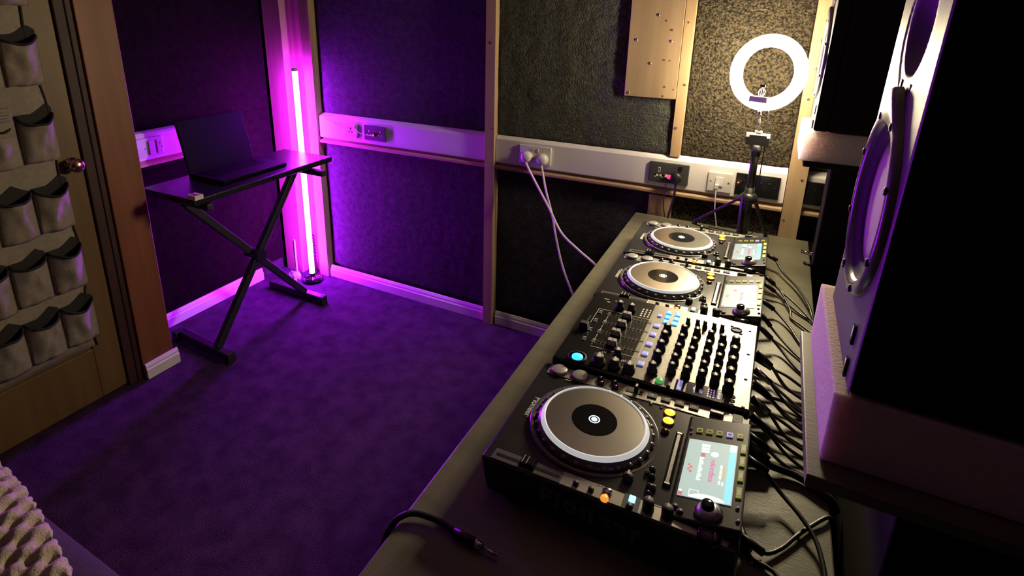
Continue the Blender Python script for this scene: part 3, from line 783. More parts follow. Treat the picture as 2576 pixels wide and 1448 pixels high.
# level scales and fader slots
CH = (0.541, 0.498, 0.4535, 0.4095)
CAPU = (0.117, 0.115, 0.113, 0.116)
sc = MB()
for v in CH:
    for k in range(11):
        u = 0.082 + 0.0085 * k
        for s in (-1, 1):
            sc.add([onM(u, v + s * .005 - .0045, .0021) @ Vector((0, 0, 0)), onM(u + .0012, v + s * .005 - .0045, .0021) @ Vector((0, 0, 0)), onM(u + .0012, v + s * .005 + .0045, .0021) @ Vector((0, 0, 0)), onM(u, v + s * .005 + .0045, .0021) @ Vector((0, 0, 0))], [(0, 1, 2, 3)])
sc.build('fader_scale', 'dvi', mx)
for v, cu_ in zip(CH, CAPU):
    MB().box(-0.05, 0.05, -0.0018, 0.0018, 0, 0.0006, X=onM(0.125, v, .0018)).build('fader_slot', 'black', mx)
    cp = MB().hexa([onM(cu_, v, .0022) @ Vector(q) for q in [(-.012, -.007, 0), (.012, -.007, 0), (.012, .007, 0), (-.012, .007, 0), (-.009, -.006, .014), (.009, -.006, .014), (.009, .006, .014), (-.009, .006, .014)]])
    cp.build('channel_fader', 'black', mx, bevel=0.001)
    MB().box(-0.0092, -0.0012, -0.0058, 0.0058, 0.014, 0.0150, X=onM(cu_, v, .0022)).box(0.0012, 0.0092, -0.0058, 0.0058, 0.014, 0.0150, X=onM(cu_, v, .0022)).box(-0.0085, 0.0085, -0.0072, -0.0062, 0.003, 0.014, X=onM(cu_, v, .0022)).build('fader_mark', 'capw', mx)
    for u in (0.064, 0.086):
        MB().box(-0.004, 0.004, -0.005, 0.005, 0, 0.0015, X=onM(u - .012, v - .004, .0016)).build('assign_switch', 'dvi', mx)
        MB().box(-0.004, 0.004, -0.0012, 0.0012, 0, 0.0004, X=onM(u - .012, v + .006, .0018)).build('switch_legend', 'legend', mx)
# crossfader
MB().box(-0.0018, 0.0018, -0.050, 0.050, 0, 0.0006, X=onM(0.034, 0.465, .0018)).build('crossfader_slot', 'black', mx)
MB().hexa([onM(0.038, 0.452, .0022) @ Vector(q) for q in [(-.011, -.011, 0), (.011, -.011, 0), (.011, .011, 0), (-.011, .011, 0), (-.009, -.007, .016), (.009, -.007, .016), (.009, .007, .016), (-.009, .007, .016)]]).build('crossfader', 'blackm', mx, bevel=0.001)
# cue keys
for k, v in enumerate((0.534, 0.493, 0.449, 0.4075, 0.367)):
    MB().box(-0.0070, 0.0070, -0.0078, 0.0078, 0, 0.0036, X=onM(0.1885, v, EPS)).build('cue_key', 'lilac', mx, bevel=0.0018)
# knob grid
def knob(u, v, r, h, name='knob', top='legend', mat='blackm'):
    X = onM(u, v, EPS)
    m_ = MB().lathe([(r * 1.12, 0), (r * 1.1, h * .35), (r * .88, h * .42), (r * .84, h * .94), (r * .74, h), (0, h)], 22, 0, X)
    m_.box(-r * .12, r * .12, 0, r * .8, h, h + .0006, 1, X)
    m_.box(r * .1 - r * .3, r * .1 + r * .3, -r * .45, r * .45, h, h + .0003, 1, X)
    return m_.build(name, [mat, top], mx)
ROWS = (0.5245, 0.4815, 0.4400, 0.3980, 0.3640)
HGT = 0.024
for u, nm, dr in [(0.2155, 'colour_knob', (-.010, -.003, -.003, -.003, -.016)), (0.2510, 'low_knob', (0, 0, 0, 0, 0)), (0.2785, 'mid_knob', (.002, 0, 0, 0, 0)), (0.3078, 'high_knob', (.001, 0, 0, 0, 0)), (0.3330, 'trim_knob', (-.003, -.003, 0, -.003, 0)), (0.3588, 'input_knob', (.001, .001, 0, 0, -.010))]:
    for k, v in enumerate(ROWS):
        big = nm in ('colour_knob', 'input_knob')
        knob(u, v + dr[k], 0.0096 if big else 0.0082, HGT, nm)
for u, v in [(0.253, 0.571), (0.274, 0.5735), (0.290, 0.574), (0.310, 0.5745), (0.327, 0.575)]:
    knob(u, v, 0.0050, 0.019, 'mic_knob')
for u, v in [(0.090, 0.579), (0.119, 0.577)]:
    knob(u, v, 0.0095, 0.020, 'headphone_knob')
# sound colour keys, lit blue
for i, u in enumerate((0.204, 0.2245)):
    for k, v in enumerate((0.609, 0.5855, 0.5625)):
        MB().box(-0.0060, 0.0060, -0.0088, 0.0088, 0, 0.0030, X=onM(u, v, EPS)).build('effect_key', 'blue', mx, bevel=0.0012)
        q = MB()
        for s in range(3):
            q.box(-0.003 + 0.0026 * s, -0.0018 + 0.0026 * s, -0.006, 0.004, 0, 0.0003, X=onM(u, v, EPS + .0030))
        q.build('key_legend', 'bluew', mx)
MB().box(-0.005, 0.005, -0.006, 0.006, 0, 0.003, X=onM(0.186, 0.585, EPS)).build('talk_key', 'lilac', mx, bevel=0.001)
lg = MB()
for k in range(4):
    for q in range(3):
        lg.add([onM(0.142 + .0085 * q, 0.597 - .011 * k + dv, .0022) @ Vector((du, 0, 0)) for du, dv in [(0, 0), (.004, 0), (.004, .0065), (0, .0065)]], [(3, 2, 1, 0)])
for (u, v, w) in [(0.042, 0.61, .012), (0.052, 0.597, .008), (0.07, 0.61, .014)]:
    lg.add([onM(u + du, v + dv, .0022) @ Vector((0, 0, 0)) for du, dv in [(0, 0), (w, 0), (w, .003), (0, .003)]], [(3, 2, 1, 0)])
for k in range(5):
    for q in range(3):
        u_ = 0.104 + .0034 * q
        lg.add([onM(u_ + .045 * (k % 2), 0.371 - .013 * k + q * .001 + dv, .0022) @ Vector((du, 0, 0)) for du, dv in [(0, 0), (.0014, 0), (.0014, .007), (0, .007)]], [(3, 2, 1, 0)])
lg.build('legend_print', 'legend', mx)
# peg of XLR-like socket at the top left corner
X = onM(0.356, 0.598, EPS)
MB().lathe([(0.0125, 0), (0.0120, 0.002), (0.0085, 0.0022)], 26, 0, X, caps=False).lathe([(0.0, 0.0008), (0.006, 0.0008)], 20, 0, X, caps=False).build('mic_socket', 'blackm', mx)
for dx, dv in ((-.010, .013), (.010, -.013)):
    MB().lathe([(0.004, 0), (0.003, 0.0014), (0, 0.0016)], 10, 0, onM(0.356 + dx, 0.598 + dv, EPS)).build('screw', 'blackm', mx)
for u, v in [(0.384, 0.606), (0.386, 0.505), (0.387, 0.409), (0.388, 0.316)]:
    MB().lathe([(0.0035, 0), (0.0028, 0.001), (0, 0.0012)], 10, 0, onM(u, v, EPS)).build('screw', 'blackm', mx)
# effect section (nearest side)
X = onM(0.062, 0.330, .0012)
MB().lathe([(0.0205, 0), (0.0205, 0.004), (0.0175, 0.005)], 36, 0, X, caps=False).build('effect_button_ring', 'blackm', mx)
MB().lathe([(0.0120, 0), (0.0118, 0.0045), (0.0095, 0.0058), (0, 0.0060)], 30, 0, X).build('effect_button', 'bluefx', mx)
MB().lathe([(0.0172, 0.001), (0.0125, 0.002)], 30, 0, X, caps=False).build('effect_button_collar', 'blackg', mx)
for u, v, r in [(0.108, 0.331, .0135), (0.142, 0.331, .0115), (0.172, 0.331, .0115), (0.138, 0.371, .0095)]:
    knob(u, v, r, 0.020, 'effect_knob')
MB().box(-0.021, 0.021, -0.0265 + .01, 0.0265 - .01, 0, 0.0005, X=onM(0.2435, 0.3275, EPS)).build('tap_field', 'legend', mx)
X = onM(0.235, 0.3245, EPS)
MB().lathe([(0.0078, 0), (0.0076, 0.004), (0.006, 0.005), (0, 0.0052)], 26, 0, X).build('quantize_button', 'green', mx)
q = MB().text('Q', 0.008, X @ Matrix.Translation((-0.0028, 0.003, 0.0052)) @ TXT, 0, 0.0003)
q.build('key_legend', 'black', mx)
for u, v in [(0.2535, 0.3395), (0.2535, 0.3145), (0.224, 0.3395)]:
    MB().lathe([(0.0042, 0), (0.004, 0.003), (0, 0.0036)], 16, 0, onM(u, v, EPS)).build('beat_button', 'blackg', mx)
MB().box(-0.0085, 0.0085, -0.0185, 0.0185, 0, 0.0014, X=onM(0.273, 0.3285, EPS)).build('tap_frame', 'blackg', mx)
MB().box(-0.0045, 0.0045, -0.0165, 0.0165, 0, 0.0035, X=onM(0.273, 0.3285, EPS)).build('tap_key', 'lilac', mx, bevel=0.0012)
MB().box(-0.0335, 0.0335, -0.0205, 0.0205, 0, 0.0022, X=onM(0.319, 0.3285, EPS)).build('readout', 'blackg', mx, bevel=0.0006)
rd = MB()
XQ = onM(0.319, 0.3285, EPS + .0022)
rd.text('FLANGER', 0.0075, XQ @ Matrix.Translation((0.0235, 0.0165, 0)) @ TXT, 0, 0.0002, space=0.8)
for k in range(4):
    for w_ in range(3):
        rd.box(0.005 + .005 * w_, 0.008 + .005 * w_, 0.009 - .0072 * k, 0.0135 - .0072 * k, 0, 0.0003, 0 if (k + w_) % 3 else 1, XQ)
rd.text('100', 0.0095, XQ @ Matrix.Translation((-0.010, 0.006, 0)) @ TXT, 0, 0.0002)
rd.box(-0.019, -0.0175, -0.012, 0.012, 0, 0.0003, 0, XQ).box(-0.021, -0.019, -0.003, 0.006, 0, 0.0003, 1, XQ)
rd.build('readout_text', ['lilac', 'scrr'], mx)
for k, v in enumerate((0.340, 0.3265, 0.313)):
    MB().lathe([(0.0048, 0), (0.0046, 0.001), (0.0028, 0.0012)], 18, 0, onM(0.369, v, EPS), caps=False).build('usb_mark', 'blackm', mx)

# ---------------------------------------------------------------- leads behind the gear
def lead(pts, r, label, group='black leads at the back of the players', mat='cable', plug_len=0.035, metal=False):
    t = empty('audio_lead', pts[0], label, 'cable', group)
    q = [Vector(p) - Vector(pts[0]) for p in pts]
    MB().tube(q, r, 7).build('cord', mat, t)
    d = (q[1] - q[0]).normalized()
    MB().bar(q[0] - d * 0.004, q[0] + d * plug_len, r * 1.9, 9).build('plug', 'chrome' if metal else 'cable', t)
    return t
zt = DZ + 0.006
def G(g, lab, seed, y0, y1, xs=0.408, z0=0.05, xe=0.536, r=0.0032, metal=False, lift=0.0):
    rn = random.Random(seed)
    pts = [(xs, y0, DZ + z0), (xs + .028, y0 - .006, DZ + z0 * .7 + lift), (xs + .062, y0 * .6 + y1 * .4 + rn.uniform(-.012, .012), zt + .012), (xs + .10, y0 * .3 + y1 * .7, zt + .002), (xe, y1, zt + .001), (xe + .011, y1 - .004, DZ - 0.012)]
    return lead(pts, r, lab, g, metal=metal)
gm = 'black leads at the back of the mixer'
lm_ = 'black lead running from the back of the mixer to the desk edge'
for k, (y0, y1) in enumerate([(0.615, 0.56), (0.60, 0.50), (0.575, 0.525), (0.545, 0.46), (0.52, 0.44), (0.50, 0.475), (0.475, 0.405), (0.455, 0.43), (0.435, 0.385), (0.415, 0.345), (0.392, 0.365), (0.37, 0.33), (0.345, 0.30), (0.325, 0.285)]):
    G(gm, lm_, 30 + k, y0, y1, z0=0.028 + 0.040 * ((k * 7) % 5) / 4, r=0.0034, metal=(k in (4, 6, 9)))
gp = 'black leads at the back of the far players'
lp_ = 'black lead curving from the back of a far disc player toward the desk edge'
lead([(0.408, 1.235, DZ + .045), (0.43, 1.222, DZ + .040), (0.458, 1.173, zt + .014), (0.496, 1.088, zt + .012), (0.524, 0.984, zt + .010), (0.534, 0.93, zt), (0.548, 0.90, DZ - .012)], 0.0036, lp_, gp)
lead([(0.408, 1.075, DZ + .040), (0.449, 1.040, zt + .016), (0.478, 0.944, zt + .006), (0.482, 0.905, zt), (0.508, 0.868, zt + .002), (0.536, 0.83, zt), (0.548, 0.815, DZ - .012)], 0.0032, lp_, gp)
lead([(0.408, 1.06, DZ + .045), (0.45, 1.035, zt + .016), (0.50, 0.965, zt + .008), (0.536, 0.90, zt), (0.548, 0.885, DZ - .012)], 0.0032, lp_, gp)
lead([(0.408, 1.02, DZ + .04), (0.45, 1.005, zt + .012), (0.50, 0.945, zt), (0.536, 0.91, zt), (0.548, 0.90, DZ - .012)], 0.0032, lp_, gp)
lead([(0.408, 0.90, DZ + .04), (0.44, 0.90, zt + .014), (0.475, 0.85, zt + .004), (0.505, 0.77, zt), (0.536, 0.71, zt), (0.548, 0.695, DZ - .012)], 0.0034, lp_, gp)
lead([(0.408, 0.80, DZ + .05), (0.44, 0.79, zt + .012), (0.49, 0.72, zt), (0.536, 0.66, zt), (0.548, 0.65, DZ - .012)], 0.0032, lp_, gp)
lead([(0.408, 0.73, DZ + .05), (0.45, 0.72, zt + .012), (0.49, 0.66, zt), (0.536, 0.60, zt), (0.548, 0.59, DZ - .012)], 0.0036, lp_, gp)
lead([(0.407, 0.245, DZ + .05), (0.43, 0.242, DZ + .042), (0.461, 0.225, zt + .016), (0.490, 0.194, zt + .012), (0.512, 0.161, zt + .008), (0.522, 0.123, zt + .004), (0.526, 0.085, zt), (0.53, 0.02, zt), (0.53, -0.1, zt)], 0.0038, 'single black lead arching from the back of the nearest player', None)
lead([(0.410, 0.100, DZ + .022), (0.442, 0.099, zt + .003), (0.466, 0.122, zt), (0.488, 0.158, zt + .001), (0.510, 0.192, zt), (0.536, 0.225, zt), (0.548, 0.232, DZ - .012)], 0.0034, 'dark red-tinged lead crossing under the arching one near the front player', None)
lead([(0.408, 0.125, DZ + .012), (0.425, 0.085, zt), (0.448, 0.079, zt), (0.465, 0.067, zt), (0.50, 0.01, zt), (0.51, -0.1, zt)], 0.0036, 'black lead lying on the desk nearest the camera', None)
# thick folded loom
lead([(0.408, 0.300, DZ + .03), (0.44, 0.290, zt + .010), (0.49, 0.292, zt + .004), (0.536, 0.268, zt + .002), (0.552, 0.264, DZ - .012)], 0.0075, 'thick black lead between the mixer and the nearest player', None)
# headphone lead looping over the front edge of the desk
t = empty('headphone_lead', (0.058, -0.100, DZ), 'black lead with a metal jack, looped over the front edge of the desk', 'cable')
hp = [(0.010, -0.0985, .008), (-0.017, -0.094, .009), (-0.044, -0.095, .009), (-0.068, -0.101, .010), (-0.082, -0.113, .010), (-0.092, -0.130, .003), (-0.097, -0.15, -.02), (-0.099, -0.19, -.10), (-0.102, -0.25, -.3), (-0.105, -0.3, -.6), (-0.12, -0.33, -.729)]
MB().tube([(x - .058, y + .100, z) for x, y, z in hp], 0.0052, 9).build('cord', 'cable', t)
MB().bar((-0.052, 0.0015, .0085), (-0.016, 0.0005, .0085), 0.0075, 14).build('jack_grip', 'cable', t)
MB().bar((-0.016, 0.0005, .0085), (-0.002, 0.0, .0085), 0.0065, 14).build('jack_collar', 'chrome', t)
MB().bar((-0.002, 0.0, .0085), (0.026, -0.001, .0085), 0.0031, 10).build('jack_pin', 'chrome', t)

# ---------------------------------------------------------------- ring light on its tripod
RC = Vector((0.323, 1.400, 1.348))
tp = empty('ring_light', (0.325, 1.425, DZ), 'glowing ring light on a small black tripod at the far end of the desk', 'lamp')
o_ = Vector(tp.location)
tilt = Matrix.Rotation(math.radians(-22), 4, 'Z') @ Matrix.Rotation(math.radians(90 - 6), 4, 'X')
XRg = Matrix.Translation(RC - o_) @ tilt          # local z points into the room (-y)
emr = emit('ring_lamp', RING_COLOR, RING_STRENGTH, (0.9, 0.85, 0.8))
def torus(m_, R0, a, b, X, n=96, k=16, mat=0):
    v = []; f = []
    for i in range(n):
        A = 2 * PI * i / n
        for j_ in range(k):
            B = 2 * PI * j_ / k
            r_ = R0 + a * math.cos(B)
            v.append((r_ * math.cos(A), r_ * math.sin(A), b * math.sin(B)))
    for i in range(n):
        for j_ in range(k):
            f.append((i * k + j_, ((i + 1) % n) * k + j_, ((i + 1) % n) * k + (j_ + 1) % k, i * k + (j_ + 1) % k))
    m_.add(v, f, mat, True, X)
torus_m = MB()
torus(torus_m, 0.1035, 0.0205, 0.011, XRg)
torus_m.build('ring_lamp', emr, tp)
MB().lathe([(0.086, -0.0135), (0.119, -0.0135), (0.117, -0.009), (0.088, -0.009), (0.086, -0.0135)], 72, 0, XRg, caps=False).build('ring_back', 'white', tp)
# clip that holds a phone in the middle of the ring
Lr = lambda x, y, z: XRg @ Vector((x, y, z))
cl = MB().beam(Lr(-0.034, -0.088, 0.016), Lr(0.026, -0.088, 0.016), 0.020, 0.012, up=(0, -1, 0))
cl.build('phone_clip', 'white', tp, bevel=0.002)
MB().tube([Lr(-0.004, -0.078, 0.016), Lr(-0.006, -0.062, 0.018), Lr(0.004, -0.052, 0.018), Lr(0.012, -0.060, 0.018), Lr(0.008, -0.072, 0.016)], 0.0022, 7).bar(Lr(0.003, -0.084, 0.014), Lr(0.003, -0.045, 0.014), 0.0035).build('clip_joint', 'chrome', tp)
MB().beam(Lr(-0.008, -0.043, 0.014), Lr(0.010, -0.043, 0.014), 0.008, 0.008, up=(0, -1, 0)).build('clip_knob', 'chrome', tp, bevel=0.001)
# neck, hot-shoe holder, pole
nb = Lr(0.0, -0.124, -0.004)
MB().bar(nb, nb + Vector((-.0005, .004, -0.024)), 0.0065, 14).build('neck_screw', 'chrome', tp)
MB().bar(nb + Vector((0, .004, -0.022)), Vector((0.0, 0.0, 0.412)), 0.0042, 12).build('neck', 'trim', tp)
MB().bar((0, 0, 0.402), (0, 0, 0.414), 0.013, 18).build('neck_collar', 'trim', tp)
ph = MB().box(-0.037, 0.037, -0.012, 0.012, 0.362, 0.400)
ph.build('phone_holder', 'black', tp, bevel=0.003)
MB().box(-0.037, 0.037, -0.013, 0.013, 0.3995, 0.4035).box(-0.037, -0.027, -0.013, -0.010, 0.392, 0.400).box(0.027, 0.037, -0.013, -0.010, 0.392, 0.400).build('holder_jaw', 'white', tp)
MB().bar((0, 0, 0.20), (0, 0, 0.362), 0.0125, 18).bar((0, 0, 0.325), (0, 0, 0.365), 0.017, 18).build('pole', 'black', tp)
MB().bar((0, 0, 0.03), (0, 0, 0.21), 0.0155, 18).build('centre_column', 'black', tp)
MB().lathe([(0.014, .150), (0.030, .156), (0.030, .176), (0.020, .188), (0.014, .190)], 20).build('hub', 'black', tp)
for a, dx, dy in [(0, -0.182, 0.085), (1, 0.062, 0.066), (2, 0.016, -0.012)]:
    pass
for fx, fy in [(-0.178, 0.105), (-0.015, -0.036 + .02), (0.075, 0.070)]:
    top_ = Vector((fx, fy, 0)).normalized() * 0.026 + Vector((0, 0, 0.165))
    end_ = Vector((fx, fy, 0.012))
    lg_ = MB().beam(top_, end_, 0.013, 0.009).build('leg', 'black', tp, bevel=0.002)
    MB().bar(end_ + Vector((0, 0, 0.0)), end_ + Vector((0, 0, -0.012)), 0.009, 10).build('foot', 'rubber', lg_)
# power lead of the ring
tag(MB().tube([(0.345, 1.412, 1.225), (0.350, 1.43, 1.12), (0.349, 1.44, 0.99), (0.354, 1.45, 0.90), (0.36, 1.47, 0.82), (0.35, 1.50, 0.745), (0.28, 1.51, 0.738), (0.2, 1.52, 0.738)], 0.0018, 6).build('cable', 'cable'), 'thin dark lead hanging down along the tripod pole', 'cable')

# ---------------------------------------------------------------- LED tube lamp in the corner
tl = empty('tube_lamp', (-1.897, 1.475, 0), 'tall glowing violet LED tube standing on a round black foot in the corner', 'lamp')
MB().lathe([(0.057, 0), (0.057, 0.012), (0.052, 0.020), (0.030, 0.025), (0.020, 0.032), (0.0165, 0.034), (0.0165, 0.05), (0.0, 0.05)], 40).build('base', 'blackg', tl)
emt = emit('tube_lamp', TUBE_COLOR, TUBE_STRENGTH, (0.9, 0.8, 0.9))
MB().lathe([(0.0145, 0.046), (0.0150, 0.050), (0.0150, 1.223), (0.0145, 1.226)], 24).build('led_tube', emt, tl)
MB().lathe([(0.0156, 1.222), (0.0156, 1.234), (0.012, 1.238), (0, 1.238)], 24).build('end_cap', 'white', tl)
# bits on the floor beside it
t = empty('light_strip', (-1.985, 1.44, 0), 'short white strip light standing beside the tall tube', 'strip light')
MB().box(-0.006, 0.006, -0.006, 0.006, 0.05, 0.255).build('strip', 'white', t, bevel=0.002)
MB().lathe([(0.022, 0), (0.022, 0.03), (0.012, 0.05), (0, 0.05)], 18).build('holder', 'white', t)
hx = [(-1.955 + 0.020 * math.cos(a), 1.545 + 0.016 * math.sin(a), 0.02 + 0.0035 * a) for a in [k * PI / 6 for k in range(0, 130)]]
tag(MB().tube(hx, 0.004, 6, sub=1).build('coiled_cable', 'cable'), 'coiled dark lead hanging in the corner behind the tube', 'cable')
# crumpled clear wrapper
v = []
for j_ in range(9):
    for i in range(14):
        A = 2 * PI * i / 14
        h_ = PI * (j_ + .5) / 9
        p_ = Vector((math.sin(h_) * math.cos(A), math.sin(h_) * math.sin(A), math.cos(h_)))
        k_ = 1 + 0.35 * noise.noise(p_ * 2.6 + Vector((3, 1, 2)))
        v.append((-1.972 + p_.x * .027 * k_, 1.395 + p_.y * .027 * k_, max(0.001, 0.038 + p_.z * .040 * k_)))
f = []
for j_ in range(8):
    for i in range(14):
        f.append((j_ * 14 + i, (j_ + 1) * 14 + i, (j_ + 1) * 14 + (i + 1) % 14, j_ * 14 + (i + 1) % 14))
f.append(tuple(range(13, -1, -1))[::-1]); f.append(tuple(range(8 * 14, 9 * 14))[::-1])
tag(MB().add(v, f, 0, False).build('crumpled_wrapper', 'plastic_bag'), 'crumpled pale wrapper on the carpet at the foot of the tube', 'wrapper')

# ---------------------------------------------------------------- folding X stand with board and laptop
st = empty('folding_stand', (-1.75, 0.98, 0), 'black X-legged folding stand holding a flat board in front of the left wall', 'stand')
so = Vector(st.location)
def S(x, y, z):
    return Vector((x, y, z)) - so
MB().beam(S(-1.735, 0.705, 0.045), S(-1.735, 1.255, 0.752), 0.030, 0.034).build('leg', 'blackm', st, bevel=0.004)
MB().beam(S(-1.775, 1.290, 0.045), S(-1.775, 0.680, 0.752), 0.030, 0.034).build('leg', 'blackm', st, bevel=0.004)
MB().bar(S(-1.71, 0.985, 0.400), S(-1.80, 0.985, 0.400), 0.030, 20).build('pivot', 'black', st)
MB().beam(S(-2.035, 0.722, 0.026), S(-1.655, 0.705, 0.026), 0.040, 0.040).build('foot', 'blackm', st, bevel=0.006)
MB().beam(S(-2.035, 1.30, 0.026), S(-1.640, 1.30, 0.026), 0.040, 0.040).build('foot', 'blackm', st, bevel=0.006)
for y in (0.705, 1.30):
    for x in (-2.025, -1.655):
        MB().box(x - .016, x + .016, y - .021, y + .021, 0, 0.0475).build('rubber_foot', 'rubber', st, bevel=0.004).location = -so
MB().beam(S(-1.99, 1.262, 0.765), S(-1.535, 1.262, 0.765), 0.030, 0.030).build('support_bar', 'blackm', st, bevel=0.006)
MB().beam(S(-1.99, 0.675, 0.765), S(-1.600, 0.675, 0.765), 0.030, 0.030).build('support_bar', 'blackm', st, bevel=0.006)
MB().box(-1.955, -1.615, 0.615, 1.408, 0.781, 0.808).build('board', 'board', st, bevel=0.004).location = -so
t = empty('laptop', (-1.80, 0.99, 0.808), 'black open laptop with a dark screen on the folding stand', 'laptop')
MB().box(-0.12, 0.115, -0.178, 0.178, 0, 0.016).build('base', 'lidb', t, bevel=0.003)
kb = MB()
for i in range(5):
    for j_ in range(13):
        kb.box(-0.09 + .022 * i, -0.072 + .022 * i, -0.143 + .022 * j_, -0.125 + .022 * j_, 0.016, 0.0175)
kb.build('keyboard', 'lidb', t)
lid = MB().box(-0.006, 0.0, -0.178, 0.178, 0.0, 0.242)
lo = lid.build('lid', 'lidb', t, bevel=0.002)
lo.location = (-0.112, 0, 0.012)
lo.rotation_euler = (0, math.radians(-13), 0)
scn = MB().box(0.0, 0.0012, -0.170, 0.170, 0.014, 0.232).build('screen', 'lidb', lo)
bx_ = MB().box(-1.655, -1.606, 0.617, 0.655, 0.808, 0.826)
bx_.box(-1.648, -1.613, 0.625, 0.640, 0.826, 0.8264, 1)
tag(bx_.build('small_box', ['card', 'redprint'], bevel=0.001), 'small white carton with red print on the near end of the stand board', 'box')

# ---------------------------------------------------------------- speakers, pads and stands
def make_speaker(label, loc, lean=1.4, W=0.276, H=0.56, D=0.33):
    s = empty('studio_monitor', loc, label, 'speaker')
    s.rotation_euler = (0, math.radians(lean), 0)
    # local: front face x = 0 facing -x, z up, width along y
    MB().box(0.030, D, 0.0005, W - 0.0005, 0.0005, H).box(-0.0062, 0.031, 0.0005, 0.012, 0.0005, H).box(-0.0062, 0.031, W - 0.012, W - 0.0005, 0.0005, H).box(-0.0062, 0.031, 0.012, W - 0.012, 0.0005, 0.012).box(-0.0062, 0.031, 0.012, W - 0.012, H - 0.012, H).build('cabinet', 'cab', s, bevel=0.006)
    cz, wr = 0.208, 0.110
    cy = W / 2
    XB = frame((0, 1, 0), (0, 0, 1), (-1, 0, 0), (0.0, cy, 0))     # local: x = width, y = up, z = out of the face
    # face board as one relief: flat, with a pointed oval horn sunk into it
    tz = 0.430
    step_ = 0.0026
    na, nb_ = int(W / step_), int(H / step_)
    def horn(a_, b_):
        if math.hypot(a_, b_ - cz) < 0.1045:
            return -0.034
        q = (b_ - tz)
        wdt = 0.080 * (1 - 0.45 * max(0.0, min(1.0, (-q - 0.02) / 0.075)) ** 1.5)
        hgt = 0.095 if q < 0 else 0.080
        d_ = math.hypot(a_ / wdt, q / hgt)
        if d_ >= 1:
            return 0.0
        if d_ > 0.975:
            return -0.0012
        c_ = max(0.0, 1 - math.hypot(a_ / 0.066, (q - 0.008) / 0.066))
        return -0.0012 - 0.030 * (1 - (1 - min(1, c_ * 1.25)) ** 2) - 0.002 * (1 - d_)
    v = []; f = []
    for j_ in range(nb_ + 1):
        for i in range(na + 1):
            a_ = -W / 2 + W * i / na
            b_ = H * j_ / nb_
            ed = min(min(i, na - i), min(j_, nb_ - j_))
            rd_ = 0.0065 if ed == 0 else 0.008
            v.append((a_, b_, rd_ + horn(a_, b_)))
    for j_ in range(nb_):
        for i in range(na):
            k_ = j_ * (na + 1) + i
            f.append((k_, k_ + 1, k_ + na + 2, k_ + na + 1))
    bf = MB().add(v, f, 0, True, XB)
    bf.box(-W / 2, W / 2, 0, H, -0.0045, 0.0, X=XB @ Matrix.Translation((0, 0, -0.0005))) if False else None
    baf = bf.build('baffle', 'baffle', s)
    # woofer trim: moulded ring whose top runs up into a neck below the horn
    n = 96
    prof = [(0.127, 0.0), (0.126, 0.005), (0.122, 0.0085), (0.116, 0.0095), (0.110, 0.0085), (0.106, 0.0055), (0.104, 0.002)]
    v = []; f = []
    for j_, (r_, h_) in enumerate(prof):
        for k in range(n):
            A = 2 * PI * k / n
            up = max(0.0, math.cos(A - PI / 2)) ** 18
            rr = r_ + (0.026 * up if r_ > 0.11 else 0.0)
            v.append((rr * math.cos(A), rr * math.sin(A) + cz, 0.008 + h_ + 0.003 * up * (1 if h_ > 0.004 else 0)))
    for j_ in range(len(prof) - 1):
        for k in range(n):
            f.append((j_ * n + k, j_ * n + (k + 1) % n, (j_ + 1) * n + (k + 1) % n, (j_ + 1) * n + k))
    tr = MB().add(v, f, 0, True, XB).build('woofer_trim', 'trim', s)
    for k in range(8):
        A = PI / 8 + 2 * PI * k / 8
        MB().lathe([(0.0055, 0), (0.005, 0.003), (0, 0.0036)], 12, 0, XB @ Matrix.Translation((0.117 * math.cos(A), 0.117 * math.sin(A) + cz, 0.0160))).build('bolt', 'blackm', tr)
    XC = XB @ Matrix.Translation((0, cz, 0.008))
    MB().lathe([(0.1050, 0.0030), (0.1000, -0.0010), (0.0960, -0.0022), (0.0900, -0.0045), (0.0870, -0.0075)], 80, 0, XC, caps=False).build('surround', 'rubber', s)
    MB().lathe([(0.0875, -0.0075), (0.060, -0.0070), (0.034, -0.0062), (0.018, -0.0056), (0, -0.0054)], 80, 0, XC).build('cone', 'cone', s)
    XD = XB @ Matrix.Translation((0, tz + 0.008, -0.027))
    MB().lathe([(0.020, 0.0), (0.0195, 0.006), (0.014, 0.011), (0.007, 0.0135), (0, 0.0142)], 28, 0, XD).build('tweeter_dome', 'trim', s)
    for (a_, b_) in [(-0.030, -0.070), (0.030, -0.070)]:
        MB().box(a_ - .005, a_ + .005, tz + b_ - .007, tz + b_ + .007, 0.004, 0.0076, X=XB).build('bolt', 'blackm', s)
    for (a_, b_, w_) in [(-0.094, 0.060, .008), (-0.099, 0.016, .006), (0.100, 0.085, .006)]:
        MB().box(a_ - .005, a_ + .005, b_ - .014, b_ + .014, 0.008, 0.0115, X=XB).build('port_lug', 'blackg', s, bevel=0.002)
    return s
def pad(name, label, x0, x1, y0, y1, z0, z1, mat='pad', drop=0.0095):
    zb_ = z1 - drop
    m_ = MB().hexa([(x0, y0, z0), (x1, y0, z0), (x1, y1, z0), (x0, y1, z0), (x0, y0, z1), (x1, y0, zb_), (x1, y1, zb_), (x0, y1, z1)])
    return tag(m_.build(name, mat, bevel=0.003), label, 'speaker pad')
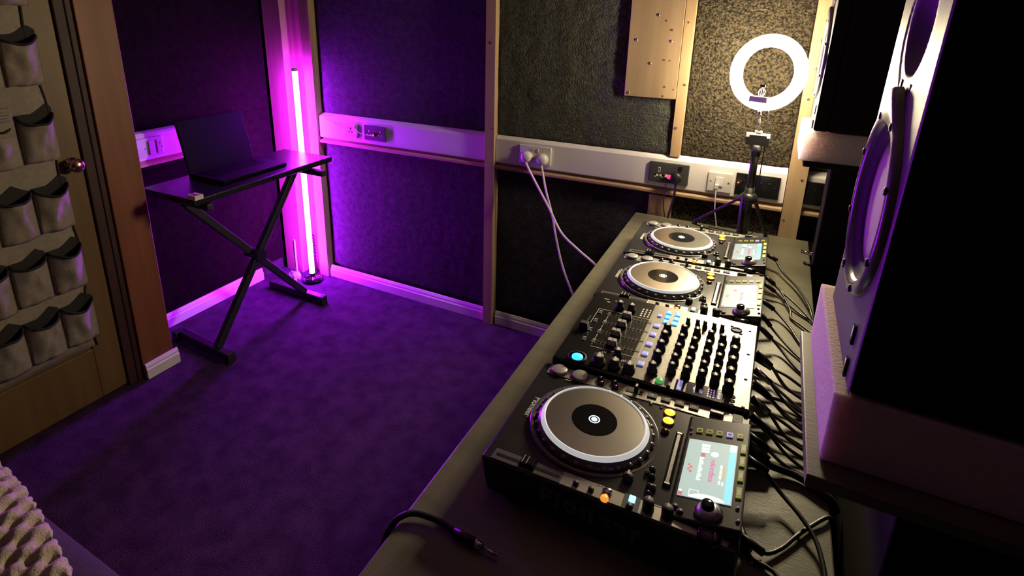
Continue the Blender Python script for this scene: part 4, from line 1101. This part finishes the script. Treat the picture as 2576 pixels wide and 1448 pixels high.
def stand(label, x0, x1, y0, y1, z, colx, coly, plate_front=0.0, hw=0.055, hd=0.05):
    s = empty('speaker_stand', ((x0 + x1) / 2, (y0 + y1) / 2, 0), label, 'speaker stand')
    so_ = Vector(s.location)
    MB().box(x0, x1, y0, y1, z - 0.018, z).build('top_plate', 'desk' if plate_front else 'cab', s, bevel=0.002).location = -so_
    MB().box(colx - hw, colx + hw, coly - hd, coly + hd, 0.025, z - 0.018).build('column', 'cab', s, bevel=0.004).location = -so_
    MB().box(colx - hw, colx + max(.25, hw), coly - max(.12, hd), coly + max(.12, hd), 0, 0.025).build('base_plate', 'cab', s, bevel=0.004).location = -so_
    return s
stand('dark speaker stand under the near speaker, its plate overhanging the desk', 0.460, 0.86, 0.0, 0.372, 0.99, 0.710, 0.188, 1, 0.150, 0.172)  # column widened to a pedestal, added bulk hides the violet-lit floor behind
pad('isolation_pad', 'pinkish foam block under the near speaker', 0.475, 0.83, 0.034, 0.366, 0.9905, 1.092, 'padnear')
make_speaker('tall dark loudspeaker in front with a violet lit cone', (0.496, 0.034, 1.0945))
stand('dark speaker stand in the corner under the far speaker', 0.462, 0.86, 1.235, 1.50, 1.105, 0.60, 1.38)
pad('isolation_pad', 'brightly lit white foam block under the far speaker', 0.447, 0.80, 1.235, 1.50, 1.1055, 1.197, 'padfar', 0.0045)
make_speaker('far black loudspeaker beside the ring light, its front edge glaring', (0.479, 1.237, 1.198), lean=0.6, W=0.262)
# two lever clips at the back edge of the desk
for y, z in ((1.42, 0.742), (1.33, 0.742)):
    pass
tag(MB().bar((0.515, 1.428, DZ + .006), (0.541, 1.416, DZ + .006), 0.0055, 12).bar((0.541, 1.416, DZ + .006), (0.552, 1.411, DZ + .006), 0.008, 12).build('jack_plug', 'chrome'), 'silver jack plug lying at the back edge of the desk', 'plug')
tag(MB().bar((0.520, 1.325, DZ + .005), (0.546, 1.312, DZ + .005), 0.0048, 12).build('jack_plug', 'cable'), 'small dark plug lying at the back edge of the desk, behind the far player', 'plug')

# ---------------------------------------------------------------- over-door pocket organiser
og = empty('shoe_organiser', (-1.893, -0.08, 0.25), 'taupe fabric pocket organiser with dark piping hanging on the door', 'organiser')
oo = Vector(og.location)
bk = MB()
nv_ = 40
v = []; f = []
yL, yR = -0.42, 0.30
for j_ in range(nv_ + 1):
    z = 0.25 + 1.70 * j_ / nv_
    wv = 0.010 * math.sin(z * 12.0) + 0.012 * noise.noise(Vector((0.3, 0.2, z * 5)))
    for i in range(13):
        y = yL + (yR + wv - yL) * i / 12
        v.append(Vector((-1.893 + 0.004 + 0.003 * noise.noise(Vector((y * 9, z * 7, 0))), y, z)) - oo)
for j_ in range(nv_):
    for i in range(12):
        a = j_ * 13 + i
        f.append((a, a + 1, a + 14, a + 13))
bk.add(v, f, 0, True)
bko = bk.build('backing', 'canvas', og)
bko.modifiers.new('solid', 'SOLIDIFY').thickness = 0.003
MB().tube([Vector((-1.888, yR + 0.010 * math.sin((0.25 + 1.7 * k / 40) * 12.0) + 0.012 * noise.noise(Vector((0.3, 0.2, (0.25 + 1.7 * k / 40) * 5))), 0.25 + 1.7 * k / 40)) - oo for k in range(41)], 0.0042, 6, sub=1).build('edge_piping', 'binding', og)
def pocket(y0, y1, ztop, hgt, seed):
    rn = random.Random(seed)
    nU, nV = 14, 12
    bulge = rn.uniform(0.040, 0.060)
    sag = rn.uniform(0.012, 0.034)
    skew = rn.uniform(-0.25, 0.25)
    v = []; f = []
    rim = []
    for j_ in range(nV + 1):
        t_ = j_ / nV                      # 0 bottom, 1 top
        for i in range(nU + 1):
            s_ = i / nU
            c_ = math.sin(PI * s_) ** 0.7
            dep = bulge * c_ * (0.35 + 0.65 * t_ ** 0.8) * (1 + skew * (s_ - .5))
            fold = 0.007 * math.sin(s_ * 9 + seed + t_ * 4) * t_ * (1 - t_) * 3 + 0.012 * noise.noise(Vector((s_ * 4 + seed, t_ * 3, seed * .7)))
            z = ztop - hgt + hgt * t_ - sag * c_ * t_ ** 2 + 0.006 * noise.noise(Vector((s_ * 3, seed, t_)))
            p_ = Vector((-1.886 + max(0.001, dep + fold * c_), y0 + (y1 - y0) * s_, z)) - oo
            v.append(p_)
            if j_ == nV:
                rim.append(p_)
    for j_ in range(nV):
        for i in range(nU):
            a = j_ * (nU + 1) + i
            f.append((a, a + 1, a + nU + 2, a + nU + 1))
    pk = MB().add(v, f, 0, True).build('pocket', 'canvas', og)
    pk.modifiers.new('solid', 'SOLIDIFY').thickness = 0.002
    MB().tube(rim, 0.0045, 6, sub=1).build('rim_piping', 'binding', pk)
    # dark lining seen above the sagging rim
    lv_ = [rim[0] + Vector((0.001, 0, 0.030))] + [rim[-1] + Vector((0.001, 0, 0.030))]
    li = []
    pk_ = rn.uniform(0.55, 0.85)
    for i in range(nU + 1):
        s_ = i / nU
        li.append(Vector((0.0, y0 + (y1 - y0) * s_, ztop + 0.006 + 0.030 * max(0.0, 1 - abs(s_ - pk_) / (0.42)) ** 1.3)) - Vector((0, oo.y, oo.z)) + Vector((-1.888 + 0.002 - oo.x, 0, 0)))
    lo_ = [Vector((-1.888 + 0.002 - oo.x, p_.y, ztop - hgt * 0.45 - oo.z)) for p_ in li]
    MB().add(li + lo_, [(i, i + 1, nU + 2 + i, nU + 1 + i) for i in range(nU)], 0).build('pocket_lining', 'binding', pk)
for rI, zt_ in enumerate((1.71, 1.449, 1.183, 0.925, 0.685, 0.455)):
    for cI in range(5):
        y1 = 0.315 - 0.118 * cI
        pocket(y1 - 0.114, y1, zt_ - 0.004 * cI, 0.165, rI * 11 + cI * 3 + 2)

# ---------------------------------------------------------------- footstool with a chunky cream throw
fs = empty('sofa_seat', (-1.1, -0.75, 0), 'plum grey upholstered seat in the near corner under a cream throw', 'seat')
m = MB()
v = []; f = []
X0, X1, Y0, Y1, ZT = -1.88, -0.38, -1.35, -0.262, 0.452
R_ = 0.09
def seat_profile(k, n=10):
    # from floor up the far side, round the edge, back along the top
    pts = [(Y1, 0.03), (Y1, 0.2)]
    for i in range(n + 1):
        a = PI / 2 * i / n
        pts.append((Y1 - R_ + R_ * math.cos(a), ZT - R_ + R_ * math.sin(a)))
    pts += [(Y1 - 0.4, ZT + .01), (Y0 + .1, ZT), (Y0, ZT - .1), (Y0, 0.03)]
    return pts
pf = seat_profile(0)
m.prism([(p[0], p[1]) for p in pf], 0, X1 - X0, 0, frame((0, 1, 0), (0, 0, 1), (1, 0, 0), (X0, 0, 0)))
so_ = m.build('cushion', 'sofa', fs, bevel=0.02, seg=3)
so_.location = -Vector(fs.location)
for (fx, fy) in [(-1.8, -0.33), (-0.46, -0.33), (-1.8, -1.27), (-0.46, -1.27)]:
    MB().cyl((fx + 1.1, fy + .75), 0.025, 0, 0.035, 14).build('foot', 'black', fs)
# the throw follows the cushion: path length s from the front edge over the round to the top
def seat_at(s):
    arc_ = R_ * PI / 2
    if s < arc_:
        a = s / R_
        return Vector((0, Y1 - R_ + R_ * math.cos(a), ZT - R_ + R_ * math.sin(a))), Vector((0, math.cos(a), math.sin(a)))
    return Vector((0, Y1 - R_ - (s - arc_), ZT + min(0.01, (s - arc_) * .025))), Vector((0, 0, 1))
st_ = 0.0034
P_ = 0.064
Q_ = 0.027
xa, xb = -1.60, -0.42
nx = int((xb - xa) / st_)
ns = int(0.40 / st_)
v = []; f = []
for j_ in range(ns + 1):
    for i in range(nx + 1):
        x = xa + (xb - xa) * i / nx
        edge = 0.078 + 0.058 * (x + 0.95) / 0.3 if x > -0.95 else 0.078 - 0.06 * min(1, (-.95 - x) / .3)
        edge = max(0.0, min(edge, 0.165))
        s = edge + 0.005 * (1 - math.cos(2 * PI * x / P_)) + 0.40 * j_ / ns
        # scalloped hem
        p_, n_ = seat_at(s)
        wx = x + 0.005 * noise.noise(Vector((x * 22, s * 22, 4.0)))
        ws = s + 0.005 * noise.noise(Vector((x * 22, s * 22, 9.0)))
        wv = math.cos(2 * PI * wx / P_) * math.cos(PI * (ws - edge) / Q_)
        k_ = max(0.0, min(1.0, (wv - 0.22) / 0.45))
        hole = k_ * k_ * (3 - 2 * k_)
        h_ = 0.024 - 0.007 * wv - 0.024 * hole + 0.0022 * noise.noise(Vector((x * 120, s * 120, 0)))
        ramp = min(1.0, j_ * st_ / 0.010)
        h_ *= math.sqrt(1 - (1 - ramp) ** 2)
        q = Vector((x, p_.y, p_.z)) + n_ * max(h_, 0.0012)
        v.append(q)
for j_ in range(ns):
    for i in range(nx):
        a = j_ * (nx + 1) + i
        f.append((a, a + 1, a + nx + 2, a + nx + 1))
tag(MB().add(v, f, 0, True).build('throw_blanket', 'throw'), 'chunky cream waffle-knit throw over the seat in the near corner', 'blanket')

pkt = empty('packet', (-1.842, 0.150, 1.130), 'small pale printed packet poking out of the organiser pocket beside the door edge', 'packet')
MB().box(-0.006, 0.006, -0.028, 0.028, 0.0, 0.095).build('wrapper', 'canvas', pkt, bevel=0.003)
q = MB()
for k in range(4):
    q.box(0.006, 0.0064, -0.020, 0.018 - 0.006 * (k % 2), 0.050 + 0.010 * k, 0.054 + 0.010 * k)
q.build('print', 'black', pkt)
